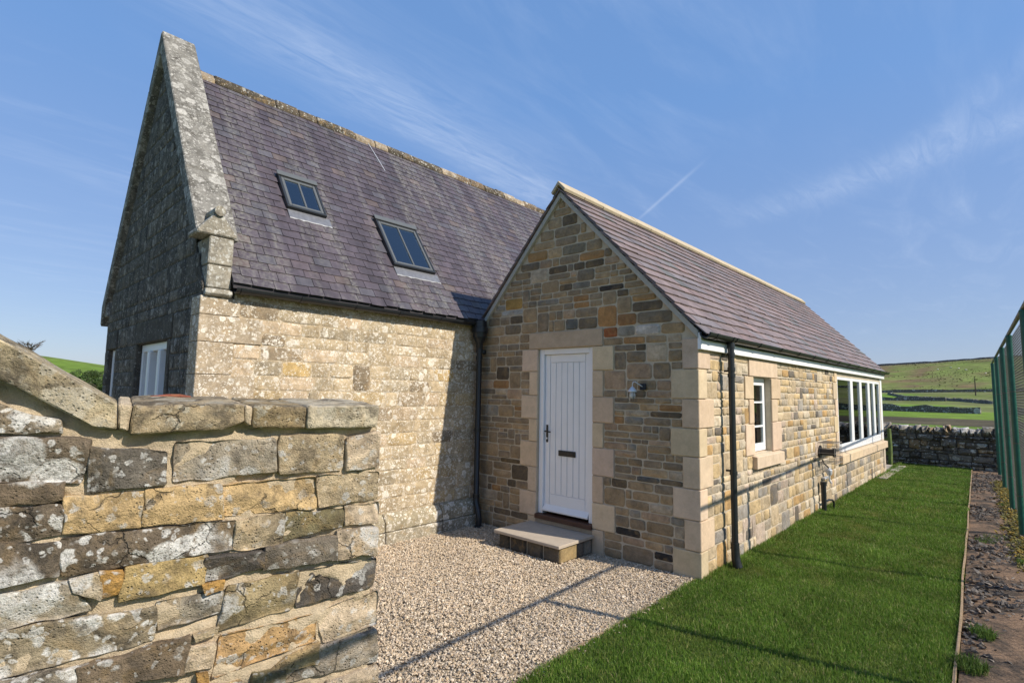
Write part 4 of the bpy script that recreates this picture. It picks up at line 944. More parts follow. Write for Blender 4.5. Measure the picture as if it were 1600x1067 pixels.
def rough_stone(q, name, mat, color, parent, depth, seed, round_=.10, nu=32, nv=16, amp=.012, back=.05, edge=.010):
    """irregular split-faced block grown from a quad (TL,TR,BR,BL) on the wall face"""
    TL, TR, BR, BL = [Vector((a, b)) for a, b in q]; V = []; F = []
    h = ((TL - BL).length + (TR - BR).length) / 2; w = ((TR - TL).length + (BR - BL).length) / 2; e = min(w, h)
    Rp = random.Random(seed * 13 + 5); ctr = (TL + TR + BL + BR) / 4
    planes = [(Rp.uniform(0, .012), Rp.gauss(0, .07), Rp.gauss(0, .16), ctr.x + Rp.uniform(-.45, .45) * w, ctr.y + Rp.uniform(-.4, .4) * h) for _ in range(7)]
    sx = seed * 7.31
    for i in range(nu + 1):
        for k in range(nv + 1):
            a, b = i / nu, k / nv
            # even spacing but denser at the edges
            a = .5 - .5 * math.cos(math.pi * a) if 0 < i < nu else a; b = .5 - .5 * math.cos(math.pi * b) if 0 < k < nv else b
            p = (BL * (1 - a) + BR * a) * (1 - b) + (TL * (1 - a) + TR * a) * b; c = (TL + TR + BL + BR) / 4
            du = min(a, 1 - a) * w; dv = min(b, 1 - b) * h
            # rounded corners: pull the corner points inwards
            rc = e * round_
            if du < rc and dv < rc:
                ddx, ddy = rc - du, rc - dv; dist = math.hypot(ddx, ddy)
                if dist > rc: s = (dist - rc); p = p + (c - p).normalized() * s * .8
            n2 = noise.noise(Vector((p.x * 14 + sx, p.y * 14, 2))) * edge
            n3 = noise.noise(Vector((p.x * 14 + sx, p.y * 14, 9))) * edge
            p = p + Vector((n2, n3))
            dd = min(du, dv); f = min(1, dd / (e * .05 + 1e-6)); f = math.sqrt(max(0, 1 - (1 - f) ** 2))
            z = depth * (.55 + .45 * f)
            m = noise.noise(Vector((p.x * 7 + sx, p.y * 9, 5))); wob = .004 * noise.noise(Vector((p.x * 26 + sx, p.y * 26, 3)))
            fc = min(h0 + gx * (p.x - px_) + gy * (p.y - py_) for (h0, gx, gy, px_, py_) in planes); fc = max(fc + wob, -.022)
            z += f * (fc + amp * m * .2 + amp * .3 * noise.noise(Vector((p.x * 35 + sx, p.y * 35, 8))) + amp * .2 * noise.noise(Vector((p.x * 90 + sx, p.y * 90, 8))))
            V.append((p.x, p.y, z))
    for i in range(nu):
        for k in range(nv): F.append((i * (nv + 1) + k, (i + 1) * (nv + 1) + k, (i + 1) * (nv + 1) + k + 1, i * (nv + 1) + k + 1))
    ring = [i * (nv + 1) for i in range(nu + 1)] + [nu * (nv + 1) + k for k in range(1, nv + 1)] + [i * (nv + 1) + nv for i in range(nu - 1, -1, -1)] + [k for k in range(nv - 1, 0, -1)]
    b0 = len(V); V += [(V[r][0], V[r][1], -back) for r in ring]; n = len(ring)
    for i in range(n): i2 = (i + 1) % n; F.append((ring[i2], ring[i], b0 + i, b0 + i2))
    mb = MB(); mb.add([gp(*v) for v in V], F); o = mb.build(name, mat, parent, smooth=True); o.data.set_sharp_from_angle(angle=rad(22)); o.color = tuple(color) + (1,); return o
Rg = random.Random(11)
for i, (q, c) in enumerate(GS):
    q = [(a + dx, b + dy) for (a, b), (dx, dy) in zip(q, ((-.008, .006), (.008, .006), (.008, -.006), (-.008, -.006)))]
    rough_stone(q, 'stone', M_gardenL if c in ('LB', 'DL', 'DP', 'L', 'L2') else M_garden, GC[c], gcore, Rg.uniform(.024, .042), i + 1)
# courses outside the picture: below and to the left of what is seen
extra = []
def fill(u0, u1, v0, v1, sd):
    return rubble([v0 + (v1 - v0) * i / max(1, round((v1 - v0) / .14)) for i in range(max(1, round((v1 - v0) / .14)) + 1)], lambda z: u0, lambda z: u1, [], sd, bh=(.11, .15), ln=(.18, .4), jump=0)
extra = fill(-1.15, .02, .0, .56, 71) + fill(-2.6, -1.22, .0, 1.66, 72) + fill(-1.14, -.46, .57, .80, 73) + fill(-.45, -.18, .57, .70, 74)
for i, (a, b, c, d) in enumerate(extra):
    rough_stone([(a + .012, d - .01), (b - .012, d - .01), (b - .012, c + .01), (a + .012, c + .01)], 'stone', M_gardenL if Rg.random() < .4 else M_garden, GC[Rg.choice(['O', 'T', 'DL', 'P', 'G', 'K', 'T2', 'D', 'OR'])], gcore, Rg.uniform(.024, .042), 200 + i, nu=12, nv=7)
# coping
def cop(poly, color, seed, mat=M_gardenC, name='coping_stone', d0=-TH - .03, d1=.048):
    n = len(poly); bm = bmesh.new(); off = OFF[gw.name]
    vf = [bm.verts.new(gp(u, v, d1) - off) for u, v in poly]; vb = [bm.verts.new(gp(u, v + (.02 if v > (max(p[1] for p in poly) + min(p[1] for p in poly)) / 2 else 0), d0) - off) for u, v in poly]
    bm.faces.new(vf); bm.faces.new(vb[::-1])
    for i in range(n): bm.faces.new((vf[(i + 1) % n], vf[i], vb[i], vb[(i + 1) % n]))
    bmesh.ops.recalc_face_normals(bm, faces=bm.faces); bmesh.ops.bevel(bm, geom=list(bm.edges), offset=.006, segments=1, profile=.5, affect='EDGES')
    bmesh.ops.triangulate(bm, faces=bm.faces); bmesh.ops.subdivide_edges(bm, edges=[e for e in bm.edges if e.calc_length() > .03], cuts=3, use_grid_fill=True)
    bmesh.ops.triangulate(bm, faces=bm.faces); bmesh.ops.subdivide_edges(bm, edges=[e for e in bm.edges if e.calc_length() > .03], cuts=1)
    bmesh.ops.triangulate(bm, faces=bm.faces)
    for v in bm.verts:
        p = v.co; m = noise.noise(Vector((p.x * 12 + seed * 3, p.y * 12, p.z * 12))); m2 = noise.noise(Vector((p.x * 40 + seed * 3, p.y * 40, p.z * 40)))
        v.co += GN * (m * .012 + m2 * .006) * (1 if (p + off - P0).dot(GN) > -.1 else 0) + UPV * (m * .006 + m2 * .004)
    me = bpy.data.meshes.new(name); bm.to_mesh(me); bm.free(); me.materials.append(mat); me.polygons.foreach_set('use_smooth', [True] * len(me.polygons))
    try: me.set_sharp_from_angle(angle=rad(45))
    except Exception: pass
    o = bpy.data.objects.new(name, me); link(o, gw); o.color = tuple(color) + (1,); return o
cop([(-1.60, 2.215), (-.909, 1.776), (-.903, 1.69), (-.967, 1.70), (-1.60, 2.108)], (.47, .385, .25), 1)
cop([(-2.4, 2.72), (-1.606, 2.219), (-1.606, 2.112), (-2.4, 2.61)], (.34, .29, .2), 6)
cop([(-4.2, 2.72), (-2.405, 2.72), (-2.405, 2.61), (-4.2, 2.61)], (.34, .29, .2), 7)
cop([(-.905, 1.770), (-.866, 1.766), (-.874, 1.680), (-.901, 1.690)], (.52, .44, .32), 2, M_gmort, 'coping_joint', d1=.038)
cop([(-.864, 1.77), (-.533, 1.774), (-.529, 1.707), (-.605, 1.681), (-.872, 1.674)], (.38, .30, .19), 3)
cop([(-.531, 1.768), (-.503, 1.762), (-.505, 1.69), (-.527, 1.704)], (.54, .45, .33), 2, M_gmort, 'coping_joint', d1=.038)
cop([(-.501, 1.765), (-.309, 1.764), (-.311, 1.68), (-.502, 1.685)], (.33, .25, .14), 4)
cop([(-.305, 1.764), (-.010, 1.768), (-.018, 1.677), (-.306, 1.675)], (.54, .46, .33), 5)
rd = MB().tube([gp(-.80, 1.790, -.40), gp(-.74, 1.793, -.40), gp(-.70, 1.793, -.40), gp(-.66, 1.790, -.40)], [.004, .009, .009, .004], 7).build('broken_tile', M_red, None, smooth=True); tag(rd, 'broken red tile fragment lying on the garden wall coping', 'tile')

# ================================================================== FIELD WALL BEHIND THE LAWN
bw = thing('dry_stone_wall', 'shaded dry stone wall with upright cope stones at the end of the lawn', 'wall', (4.3, 13.5, 0))
bcore = MB().box(.6, 9.0, 13.36, 13.72, -.1, .95).build('wall_core', M_fieldj, bw)
def fpal(R, u, v):
    r = R.random()
    if r < .55: return (.15, .135, .115)
    if r < .8: return (.22, .20, .17)
    if r < .92: return (.10, .09, .08)
    return (.28, .2, .12)
fr_ = rubble([-.02, .18, .36, .54, .70, .86], lambda z: .6, lambda z: 9.0, [], 61, bh=(.07, .14), ln=(.15, .42), jump=.1)
place_stones(fr_, ((0, 13.36, 0), (1, 0, 0), (0, 0, 1), (0, -1, 0)), .055, .004, fpal, 62, 'stone', bcore, M_field, stone_mat('field_stone_joined', 'attr', lichen=.5, lscale=6, vary=.4, bump=.8, dist=.03, dirt=.6), 170, dj=.6)
Rc = random.Random(19); x = .7; cp_ = pool_with(make_stone_pool(6, 77, 1.8), M_field)
while x < 9:
    w = Rc.uniform(.10, .24); hh = Rc.uniform(.17, .27); o = bpy.data.objects.new('cope_stone', cp_[Rc.randrange(6)][0]); link(o, bcore)
    q = Vector((x + w / 2, 13.52, .86 + hh / 2)) - OFF[bw.name]; m = Matrix.Translation(q) @ Matrix.Rotation(Rc.uniform(-.25, .25), 4, 'Y') @ Matrix.Rotation(math.pi / 2, 4, 'X') @ Matrix.Diagonal((w * 1.05, hh * 1.1, .17, 1))
    o.matrix_local = m; c = Rc.choice([(.30, .27, .23), (.42, .39, .35), (.2, .18, .15), (.33, .24, .15), (.5, .48, .45)]); o.color = c + (1,); x += w
pst = thing('gate_post', 'mossy green timber post between the house corner and the dry stone wall', 'post', (3.06, 12.9, 0))
MB().tube([(3.05, 12.9, -.05), (3.06, 12.9, .5), (3.05, 12.9, .98)], [.055, .052, .048], 9).build('post_shaft', M_post, pst, smooth=True)
MB().box(2.5, 3.02, 12.88, 12.91, .62, .72).build('rail_board', M_post, pst, bevel=.006); MB().box(2.5, 3.02, 12.88, 12.91, .25, .35).build('rail_board', M_post, pst, bevel=.006)

# ================================================================== COURT FENCE
fn = thing('court_fence', 'tall green post fence with black netting along the stony strip', 'fence', (5.7, 3, 0))
py = [-8.0, -5.5, -3.15, -.70, 1.95, 4.76, 7.10, 9.88, 12.5]
for y in py:
    x = fence_x(y); ps = MB().tube([(x, y, -.1), (x, y, 2.70)], .034, 14).build('post', M_greenpost, fn, smooth=True)
    MB().lathe((x, y, 2.70), [(0, .038), (.02, .037), (.035, .02)], 12).build('post_cap', M_greenpost, ps, smooth=True)
    for z in (.55, 1.25, 1.95): MB().tube([(x, y, z - .006), (x, y, z + .006)], .0365, 12).build('wire_tie', M_rail, ps)
MB().tube([(fence_x(y) , y, 2.745) for y in (-8, 12.5)], .022, 10).build('top_rail', M_rail, fn, smooth=True)
for z in (.55, 1.25, 1.95): MB().tube([(fence_x(y) + .036, y, z) for y in (-8, 12.5)], .0025, 5).build('straining_wire', M_rail, fn)
net = MB(); Ln = 20.5; Hn = 2.68; sp = .072
def npnt(t, z): y = -8 + t; return (fence_x(y) + .04, y, z)
k = -Hn
while k < Ln:
    for sg in (0, 1):
        t0, t1 = k, k + Hn; z0, z1 = (.05, .05 + Hn) if not sg else (.05 + Hn, .05)
        a, b = max(t0, 0), min(t1, Ln)
        if b - a > .01:
            za = z0 + (z1 - z0) * (a - t0) / Hn; zb = z0 + (z1 - z0) * (b - t0) / Hn; net.tube([npnt(a, za), npnt(b, zb)], .0014, 3, False)
    k += sp
net.build('netting', M_net, fn)

# ================================================================== GRAVEL, GRASS, STONY STRIP
rng = np.random.default_rng(7)
OV = np.array([(1, 0, 0), (-1, 0, 0), (0, 1, 0), (0, -1, 0), (0, 0, 1), (0, 0, -1)], np.float32)
OF = np.array([(0, 2, 4), (2, 1, 4), (1, 3, 4), (3, 0, 4), (2, 0, 5), (1, 2, 5), (3, 1, 5), (0, 3, 5)], np.int32)
def pebbles(name, X, Y, Z, size, colors, mat, flat=(.5, .9)):
    n = len(X); sc = np.stack([size * rng.uniform(.75, 1.45, n), size * rng.uniform(.6, 1.1, n), size * rng.uniform(*flat, n)], 1)
    v = OV[None] * sc[:, None, :] * rng.uniform(.7, 1.25, (n, 6, 1)) + rng.normal(0, 1, (n, 6, 3)) * (size[:, None, None] * .16)
    a = rng.uniform(0, 2 * np.pi, n); b = rng.normal(0, .5, n); c = rng.normal(0, .5, n)
    ca, sa, cb, sb, cc, sc_ = np.cos(a), np.sin(a), np.cos(b), np.sin(b), np.cos(c), np.sin(c); o = np.zeros(n); i1 = np.ones(n)
    Rz = np.stack([ca, -sa, o, sa, ca, o, o, o, i1], 1).reshape(n, 3, 3); Rx = np.stack([i1, o, o, o, cb, -sb, o, sb, cb], 1).reshape(n, 3, 3); Ry = np.stack([cc, o, sc_, o, i1, o, -sc_, o, cc], 1).reshape(n, 3, 3)
    v = np.einsum('nij,nkj->nki', Rz @ Rx @ Ry, v) + np.stack([X, Y, Z], 1)[:, None, :]
    f = OF[None] + (np.arange(n) * 6)[:, None, None]
    return np_mesh(name, v.reshape(-1, 3), f.reshape(-1, 3), mat, np.repeat(colors, 6, axis=0), None, False)
t = NT('gravel_stone'); c = t.src('attr'); p = t.pos(); c = t.scalecol(c, t.ramp(t.noise(p, 120, 3), .2, .8, .75, 1.25)); M_gravel = t.done(c, .85, .25)
n = 85000; X = rng.uniform(.02, 3.172, n); Y = -5.2 + 5.19 * rng.uniform(0, 1, n)
ok = ~((X > 1.0) & (X < 1.97) & (Y > -.66)); X, Y = X[ok], Y[ok]; n = len(X)
pal = np.array([(.58, .465, .33), (.64, .53, .40), (.50, .395, .275), (.43, .355, .275), (.54, .41, .285), (.68, .59, .47), (.28, .235, .19), (.50, .37, .23)]); w = np.array([.24, .18, .17, .12, .1, .08, .06, .05])
cols = pal[rng.choice(8, n, p=w)] * rng.uniform(.8, 1.15, (n, 1))
und = .010 * np.sin(X * 2.1 + Y * 1.3) + .008 * np.sin(Y * 3.7 - X) + .004
gn = np.array([noise.noise(Vector((x * 1.3, y * 1.3, 2))) + .5 * noise.noise(Vector((x * 4, y * 4, 6))) for x, y in zip(X, Y)]); cols = cols * (1 + .13 * gn[:, None]); und = und + .008 * gn
sp_ = rng.uniform(0, 1, n) > .994; X = np.where(sp_ & (Y < -.1), 3.17 + np.abs(rng.normal(0, .05, n)), X)
gv = pebbles('gravel', X, Y, .004 + und * .6 + rng.uniform(0, .010, n), rng.uniform(.006, .0118, n) * (1 + .5 * (rng.uniform(0, 1, n) > .96)), cols, M_gravel); tag(gv, 'pale buff gravel covering the yard', 'gravel', kind='stuff')
# dark broken stone on the strip
n = 12000; Y = -6 + 19.2 * rng.uniform(0, 1, n) ** 1.25; ex = 5.205 - .0333 * (Y + .55) + .03; fx = 5.60 - .0395 * (Y - 4.76) + .5; X = ex + (fx - ex) * rng.uniform(0, 1, n)
bare = np.array([noise.noise(Vector((x * 1.7, y * .9, 4))) for x, y in zip(X, Y)]); ok = bare < .08 + rng.normal(0, .12, n); X, Y = X[ok], Y[ok]; n = len(X)
pal = np.array([(.10, .088, .078), (.14, .12, .10), (.19, .165, .14), (.07, .062, .056), (.24, .17, .12)]); cols = pal[rng.choice(5, n, p=[.32, .3, .17, .13, .08])] * rng.uniform(.75, 1.2, (n, 1))
rb = pebbles('broken_stone', X, Y, .012 + rng.uniform(0, .012, n), rng.uniform(.012, .034, n), cols, M_gravel, flat=(.25, .5)); tag(rb, 'dark flat broken stone strewn over the strip beside the fence', 'rubble', kind='stuff')
def blades(name, X, Y, Z, H, Wd, cols, mat, lean=.55):
    n = len(X); a = rng.uniform(0, 2 * np.pi, n); dx, dy = np.cos(a), np.sin(a); la = rng.uniform(0, 2 * np.pi, n); l = np.abs(rng.normal(0, lean, n)) * H
    lx, ly = np.cos(la) * l, np.sin(la) * l; v = np.zeros((n, 5, 3), np.float32)
    v[:, 0] = np.stack([X - dx * Wd, Y - dy * Wd, Z], 1); v[:, 1] = np.stack([X + dx * Wd, Y + dy * Wd, Z], 1)
    v[:, 2] = np.stack([X - dx * Wd * .8 + lx * .35, Y - dy * Wd * .8 + ly * .35, Z + H * .6], 1); v[:, 3] = np.stack([X + dx * Wd * .8 + lx * .35, Y + dy * Wd * .8 + ly * .35, Z + H * .6], 1)
    v[:, 4] = np.stack([X + lx, Y + ly, Z + H * np.clip(1 - .25 * (l / H) ** 2, .4, 1)], 1)
    f = np.array([(0, 1, 3), (0, 3, 2), (2, 3, 4)], np.int32)[None] + (np.arange(n) * 5)[:, None, None]
    return np_mesh(name, v.reshape(-1, 3), f.reshape(-1, 3), mat, np.repeat(cols, 5, axis=0))
t = NT('grass_blade'); c = t.src('attr'); p = t.pos(); c = t.scalecol(c, t.ramp(t.noise(p, 2.2, 5, .6), .3, .7, .78, 1.22))
t.l(c, t.b.inputs['Base Color']); t.b.inputs['Roughness'].default_value = .55; t.b.inputs['Specular IOR Level'].default_value = .25
tl = t.n('ShaderNodeBsdfTranslucent'); t.l(t.scalecol(c, 1.1), tl.inputs[0]); mxs = t.n('ShaderNodeMixShader'); mxs.inputs[0].default_value = .35
t.l(t.b.outputs[0], mxs.inputs[1]); t.l(tl.outputs[0], mxs.inputs[2]); t.l(mxs.outputs[0], t.t.nodes['Material Output'].inputs[0]); M_blade = t.m
def lawn_pts(n, y0, y1):
    Y = rng.uniform(y0, y1, n); e = 5.205 - .0333 * (Y + .55) - .004; X = 3.196 + (e + .012 - 3.196) * rng.uniform(0, 1, n); return X, Y
bl = []
for (cnt, y0, y1, wd, hh) in ((150000, -3.4, 1.6, .0022, .034), (70000, 1.6, 5.0, .0030, .036), (60000, 5.0, 13.3, .0048, .038), (12000, -6, -3.4, .003, .034)):
    X, Y = lawn_pts(cnt, y0, y1); bl.append((X, Y, np.full(cnt, wd) * rng.uniform(.7, 1.3, cnt), hh * rng.uniform(.55, 1.25, cnt)))
X = np.concatenate([b[0] for b in bl]); Y = np.concatenate([b[1] for b in bl]); Wd = np.concatenate([b[2] for b in bl]); H = np.concatenate([b[3] for b in bl]); n = len(X)
pn = np.array([noise.noise(Vector((x * 1.9, y * 1.9, 3))) + .6 * noise.noise(Vector((x * 5.5, y * 5.5, 8))) for x, y in zip(X, Y)])
H *= np.clip(1 + .45 * pn, .5, 1.7); H *= np.where((X < 3.30) & (Y > 0), 1.55, 1.0); H *= np.where(rng.uniform(0, 1, n) > .93, 1.45, 1.0)
H *= 1 + .22 * np.sin(X * 5.1 + 1.7 * np.sin(Y * 2.3)) * np.sin(Y * 4.3 + X)
pal = np.array([(.13, .225, .03), (.095, .18, .024), (.17, .265, .045), (.24, .28, .075), (.34, .31, .14)]); cols = pal[rng.choice(5, n, p=[.34, .29, .22, .10, .05])] * rng.uniform(.75, 1.2, (n, 1))
pt = np.clip(pn, -1, 1)[:, None]; cols = cols * (1 + .22 * pt) + np.maximum(0, -pt - .12) * np.array([(.11, .07, .03)])
gs_ = blades('grass', X, Y, np.full(n, .003), H, Wd, cols, M_blade); tag(gs_, 'short dense green lawn grass', 'grass', kind='stuff')
# weed tufts on the strip
Rw = random.Random(5); tX = []; tY = []; tH = []
for (cx_, cy_, r, m, h) in ((5.32, .35, .07, 260, .09), (5.28, -.35, .09, 330, .08), (5.62, 3.1, .09, 260, .07), (5.25, 4.1, .12, 240, .04), (5.35, 4.4, .14, 240, .035), (5.42, 7.5, .1, 160, .04), (5.45, -1.2, .1, 260, .06), (5.6, 6.0, .08, 150, .05)):
    for k in range(m): a = Rw.uniform(0, 6.28); q = r * Rw.random() ** .5; tX.append(cx_ + q * math.cos(a)); tY.append(cy_ + q * math.sin(a) * 1.4); tH.append(h * Rw.uniform(.5, 1.2))
n = len(tX); wd_ = blades('weeds', np.array(tX), np.array(tY), np.full(n, .008), np.array(tH), np.full(n, .003), np.array([(.09, .15, .03)]) * rng.uniform(.7, 1.3, (n, 1)), M_blade, .7); tag(wd_, 'scattered green weed tufts on the stony strip', 'weeds', kind='stuff')
n = 2600; Y = rng.uniform(2.5, 11, n); X = 5.60 - .0395 * (Y - 4.76) + rng.normal(-.02, .07, n); cols = np.array([(.25, .17, .03), (.20, .17, .05), (.14, .13, .04)])[rng.choice(3, n)] * rng.uniform(.7, 1.2, (n, 1))
mo = pebbles('moss', X, Y, .018 + rng.uniform(0, .02, n), rng.uniform(.012, .028, n), cols, M_gravel, flat=(.3, .6)); tag(mo, 'orange and olive moss along the foot of the fence', 'moss', kind='stuff')

# ================================================================== FAR FIELDS
def far_wall(pts, h, label, seed, th=.5, step_=.9):
    R = random.Random(seed); V = []; F = []; P = []
    for (a, b) in zip(pts[:-1], pts[1:]):
        d = math.dist(a, b); n = max(1, int(d / step_)); P += [(a[0] + (b[0] - a[0]) * i / n, a[1] + (b[1] - a[1]) * i / n) for i in range(n)]
    P.append(pts[-1]); dx, dy = P[-1][0] - P[0][0], P[-1][1] - P[0][1]; q = math.hypot(dx, dy); nx_, ny_ = -dy / q, dx / q
    for (x, y) in P:
        z = zt(x, y); hh = h * R.uniform(.74, 1.12)
        V += [(x - nx_ * th * .6, y - ny_ * th * .6, z - .4), (x - nx_ * th * .35, y - ny_ * th * .35, z + hh), (x + nx_ * th * .35, y + ny_ * th * .35, z + hh), (x + nx_ * th * .6, y + ny_ * th * .6, z - .4)]
    for i in range(len(P) - 1):
        for k in range(3): F.append((4 * i + k, 4 * i + 4 + k, 4 * i + 5 + k, 4 * i + 1 + k))
    F += [(0, 1, 2, 3), tuple(4 * (len(P) - 1) + k for k in (3, 2, 1, 0))]
    m = MB().add(V, F); o = m.build('field_wall', M_fieldj); tag(o, label, 'wall', 'dry stone walls across the far fields'); return o
far_wall([(-24, 92), (-10, 90), (-4, 89), (2.7, 88)], .95, 'long dark stone wall across the nearest far field, ending at a gap', 1)
far_wall([(5.4, 88), (14, 87), (30, 86)], .95, 'dark stone wall beyond the gap, half hidden by the green fence', 2)
far_wall([(-40, 168), (-14, 166), (-6, 165)], .9, 'low stone wall behind a bright strip of grass, left of the gap', 3)
far_wall([(-90, 245), (-40, 252), (5, 258), (60, 268)], 1.1, 'thin straight stone wall along the foot of the hillside', 4, step_=4)
far_wall([(-26, 225), (-14, 190), (-2, 160), (3, 145)], .75, 'stone wall running diagonally down from the hillside', 5)
far_wall([(-260, 505), (-160, 532), (-80, 552), (0, 558), (60, 556)], 1.5, 'stone wall along the skyline of the hill', 6, step_=5, th=1.0)

nT = 3600; azT = np.radians(rng.uniform(-16, 3, nT)); rT = 268 + 285 * rng.uniform(0, 1, nT) ** .8; xT = CAM.x + rT * np.sin(azT); yT = CAM.y + rT * np.cos(azT)
kT = np.array([noise.noise(Vector((x * .035, y * .014, 5))) + .6 * noise.noise(Vector((x * .1, y * .05, 9))) for x, y in zip(xT, yT)]); ok = kT > rng.normal(.1, .18, nT); xT, yT = xT[ok], yT[ok]; nT = len(xT)
zT = np.array([zt(x, y) for x, y in zip(xT, yT)]); cols = np.array([(.13, .14, .045), (.17, .15, .07), (.11, .13, .04), (.20, .19, .09)])[rng.choice(4, nT, p=[.35, .3, .2, .15])] * rng.uniform(.7, 1.2, (nT, 1))
ts = pebbles('rough_grass', xT, yT, zT + .1, rng.uniform(.2, .55, nT), cols, M_gravel, flat=(.35, .6)); tag(ts, 'rough grass and rush tussocks over the far hillside', 'rough grass', kind='stuff')
def at_dir(az, el):
    r = 60.0
    while r < 700:
        x, y = CAM.x + r * math.sin(rad(az)), CAM.y + r * math.cos(rad(az)); z = zt(x, y)
        if math.degrees(math.atan2(z - CAM.z, r)) >= el: return x, y, z, r
        r += 2
    return x, y, z, r
M_wool = plain('sheep_wool', (.62, .58, .50), .95, .05, nz=.2, nscale=6, bump=.5); M_face = plain('sheep_face', (.10, .085, .07), .9)
def sheep(az, el, rz, label):
    x, y, z, r = at_dir(az, el); s = thing('sheep', label, 'sheep', (x, y, z), 'sheep grazing on the far hillside')
    bm = bmesh.new(); bmesh.ops.create_icosphere(bm, subdivisions=2, radius=1)
    for v in bm.verts:
        p = v.co; k = 1 + .08 * noise.noise(p * 4); v.co = Vector((p.x * .62 * k, p.y * .32 * k * (1 - .12 * max(0, p.x)), p.z * .34 * k + .68 + (.03 if p.x > .4 else 0)))
    me = bpy.data.meshes.new('fleece'); bm.to_mesh(me); bm.free(); me.materials.append(M_wool); o = bpy.data.objects.new('fleece', me); link(o, s)
    off = OFF[s.name]
    def loc(P): return [Vector(p) + off for p in P]
    MB().tube(loc([(.48, 0, .78), (.66, 0, .72), (.80, 0, .52), (.88, 0, .38)]), [.15, .13, .095, .05], 8).build('head', M_face, s, smooth=True)
    for sx_ in (-.38, .38):
        for sy in (-.15, .15): MB().tube(loc([(sx_, sy, .55), (sx_ - .02, sy, .28), (sx_, sy, 0)]), [.075, .05, .04], 6).build('leg', M_face, s)
    s.rotation_euler[2] = rz
sheep(-4.3, 2.35, .3, 'leftmost pale sheep grazing high on the hillside'); sheep(-3.45, 2.5, 2.6, 'pale sheep highest on the hillside, second from left')
sheep(-2.95, 2.42, .8, 'pale sheep in the middle of the hillside flock'); sheep(-2.5, 2.3, 3.4, 'fourth pale sheep from the left on the hillside'); sheep(-1.3, 2.0, 1.2, 'rightmost pale sheep, nearest the green fence posts')
x, y, z, r = at_dir(-2.0, .28)
pl = thing('utility_pole', 'lone thin timber utility pole standing in the far fields', 'pole', (x, y, z))
MB().tube([(x, y, z - .3), (x, y, z + 5.6)], [.17, .12], 8).build('pole_shaft', plain('old_pole', (.07, .055, .045), .9), pl, smooth=True)
MB().tube([(x - .7, y, z + 5.2), (x + .7, y, z + 5.2)], .06, 6).build('cross_arm', plain('old_crossarm', (.07, .055, .045), .9), pl)

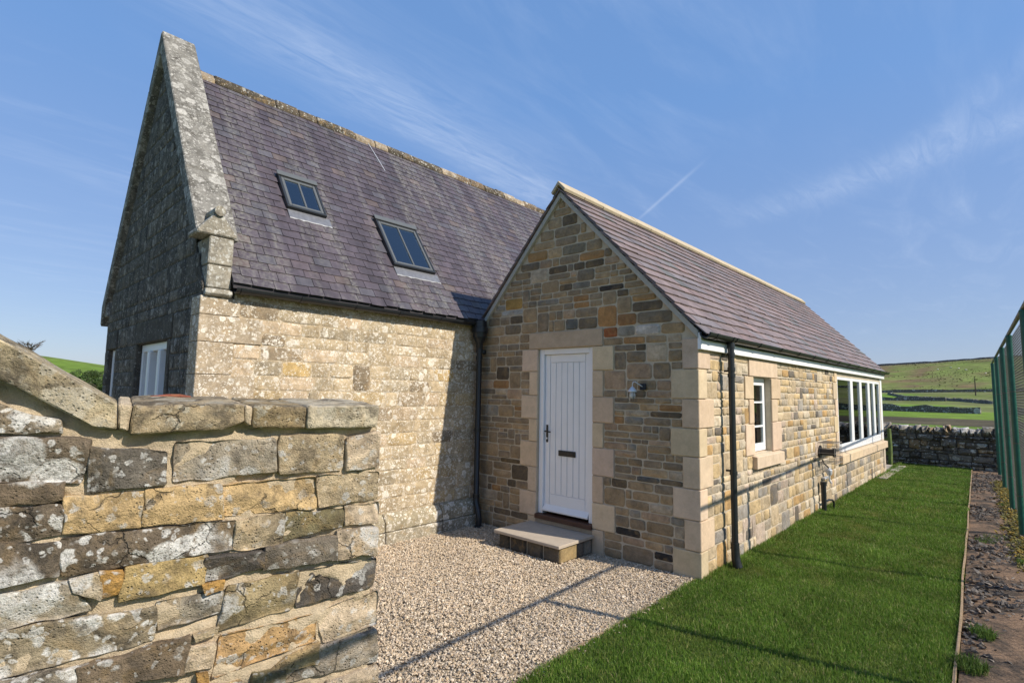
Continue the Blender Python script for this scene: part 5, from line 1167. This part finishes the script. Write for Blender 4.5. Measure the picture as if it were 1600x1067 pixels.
# trees on the left, seen over the garden wall
t = NT('leaf'); c = t.src('attr'); t.l(c, t.b.inputs['Base Color']); t.b.inputs['Roughness'].default_value = .6
tl = t.n('ShaderNodeBsdfTranslucent'); t.l(c, tl.inputs[0]); mxs = t.n('ShaderNodeMixShader'); mxs.inputs[0].default_value = .3
t.l(t.b.outputs[0], mxs.inputs[1]); t.l(tl.outputs[0], mxs.inputs[2]); t.l(mxs.outputs[0], t.t.nodes['Material Output'].inputs[0]); M_leaf = t.m
M_bark = plain('bark', (.09, .07, .055), .95, nz=.3, nscale=5, bump=.6)
def tree(x, y, h, wd, label, seed, leafy=True):
    z = zt(x, y); R = random.Random(seed); r2 = np.random.default_rng(seed); tr = thing('tree', label, 'tree', (x, y, z), 'trees on the left hillside')
    tk = MB(); tk.tube([(x, y, z - .3), (x + .1, y, z + h * .25), (x + .05, y + .1, z + h * .55)], [wd * .05, wd * .035, wd * .02], 8); tips = []
    for k in range(9 if leafy else 16):
        a = k * 2.4 + R.uniform(-.3, .3); s0 = z + h * R.uniform(.2, .5); ln = wd * R.uniform(.3, .5); e = (x + math.cos(a) * ln, y + math.sin(a) * ln, s0 + h * R.uniform(.2, .45))
        mid = (x + math.cos(a) * ln * .5, y + math.sin(a) * ln * .5, s0 + h * .12); tk.tube([(x + .05, y, s0), mid, e], [wd * .02, wd * .013, wd * .006], 6); tips.append(e)
        if not leafy:
            for j in range(9):
                b_ = a + R.uniform(-1, 1); q = R.uniform(.4, 1); o_ = [mid[i] + (e[i] - mid[i]) * q for i in range(3)]; l2 = wd * R.uniform(.1, .22)
                tk.tube([o_, (o_[0] + math.cos(b_) * l2, o_[1] + math.sin(b_) * l2, o_[2] + h * R.uniform(.08, .2))], [wd * .007, wd * .003], 4)
    tk.build('trunk', M_bark, tr, smooth=True)
    if leafy:
        m = 26; cen = np.array([(R.gauss(0, wd * .2), R.gauss(0, wd * .2), h * R.uniform(.28, .85)) for _ in range(m)] ); n = 5200; ci = r2.choice(m, n); d = r2.normal(0, 1, (n, 3)); d /= np.linalg.norm(d, axis=1)[:, None]
        rr = wd * r2.uniform(.10, .17, m)[ci] * r2.uniform(.5, 1.05, n); P = cen[ci] + d * rr[:, None] + np.array([x, y, z]); s = wd * .022
        u = r2.normal(0, 1, (n, 3)); u /= np.linalg.norm(u, axis=1)[:, None]; w_ = np.cross(u, r2.normal(0, 1, (n, 3))); w_ /= np.linalg.norm(w_, axis=1)[:, None]
        v = np.stack([P - u * s, P + w_ * s * .7, P + u * s, P - w_ * s * .7], 1); cols = np.array([(.06, .10, .02), (.085, .13, .03), (.045, .08, .018)])[r2.choice(3, n)] * r2.uniform(.7, 1.3, (n, 1))
        np_mesh('crown', v.reshape(-1, 3), np.arange(n * 4).reshape(-1, 4), M_leaf, np.repeat(cols, 4, axis=0), tr)
for i, (az, r, h, wd, lb) in enumerate(((-80.2, 95, 2.0, 4.5, 'round dark green tree nearest the house gable'), (-82.0, 105, 2.0, 5, 'broad green tree second from the house gable'), (-83.6, 120, 2.4, 5, 'green tree third from the house gable, below the ramped coping'), (-81.2, 150, 2.2, 5, 'paler green tree higher on the left slope'), (-79.0, 120, 2.2, 5, 'green tree just behind the house gable edge'))):
    tree(CAM.x + r * math.sin(rad(az)), CAM.y + r * math.cos(rad(az)), h, wd, lb, 30 + i)
tree(CAM.x + 235 * math.sin(rad(-85.2)), CAM.y + 235 * math.cos(rad(-85.2)), 5.5, 7, 'bare grey tree on the left skyline above the ramped coping', 44, False)
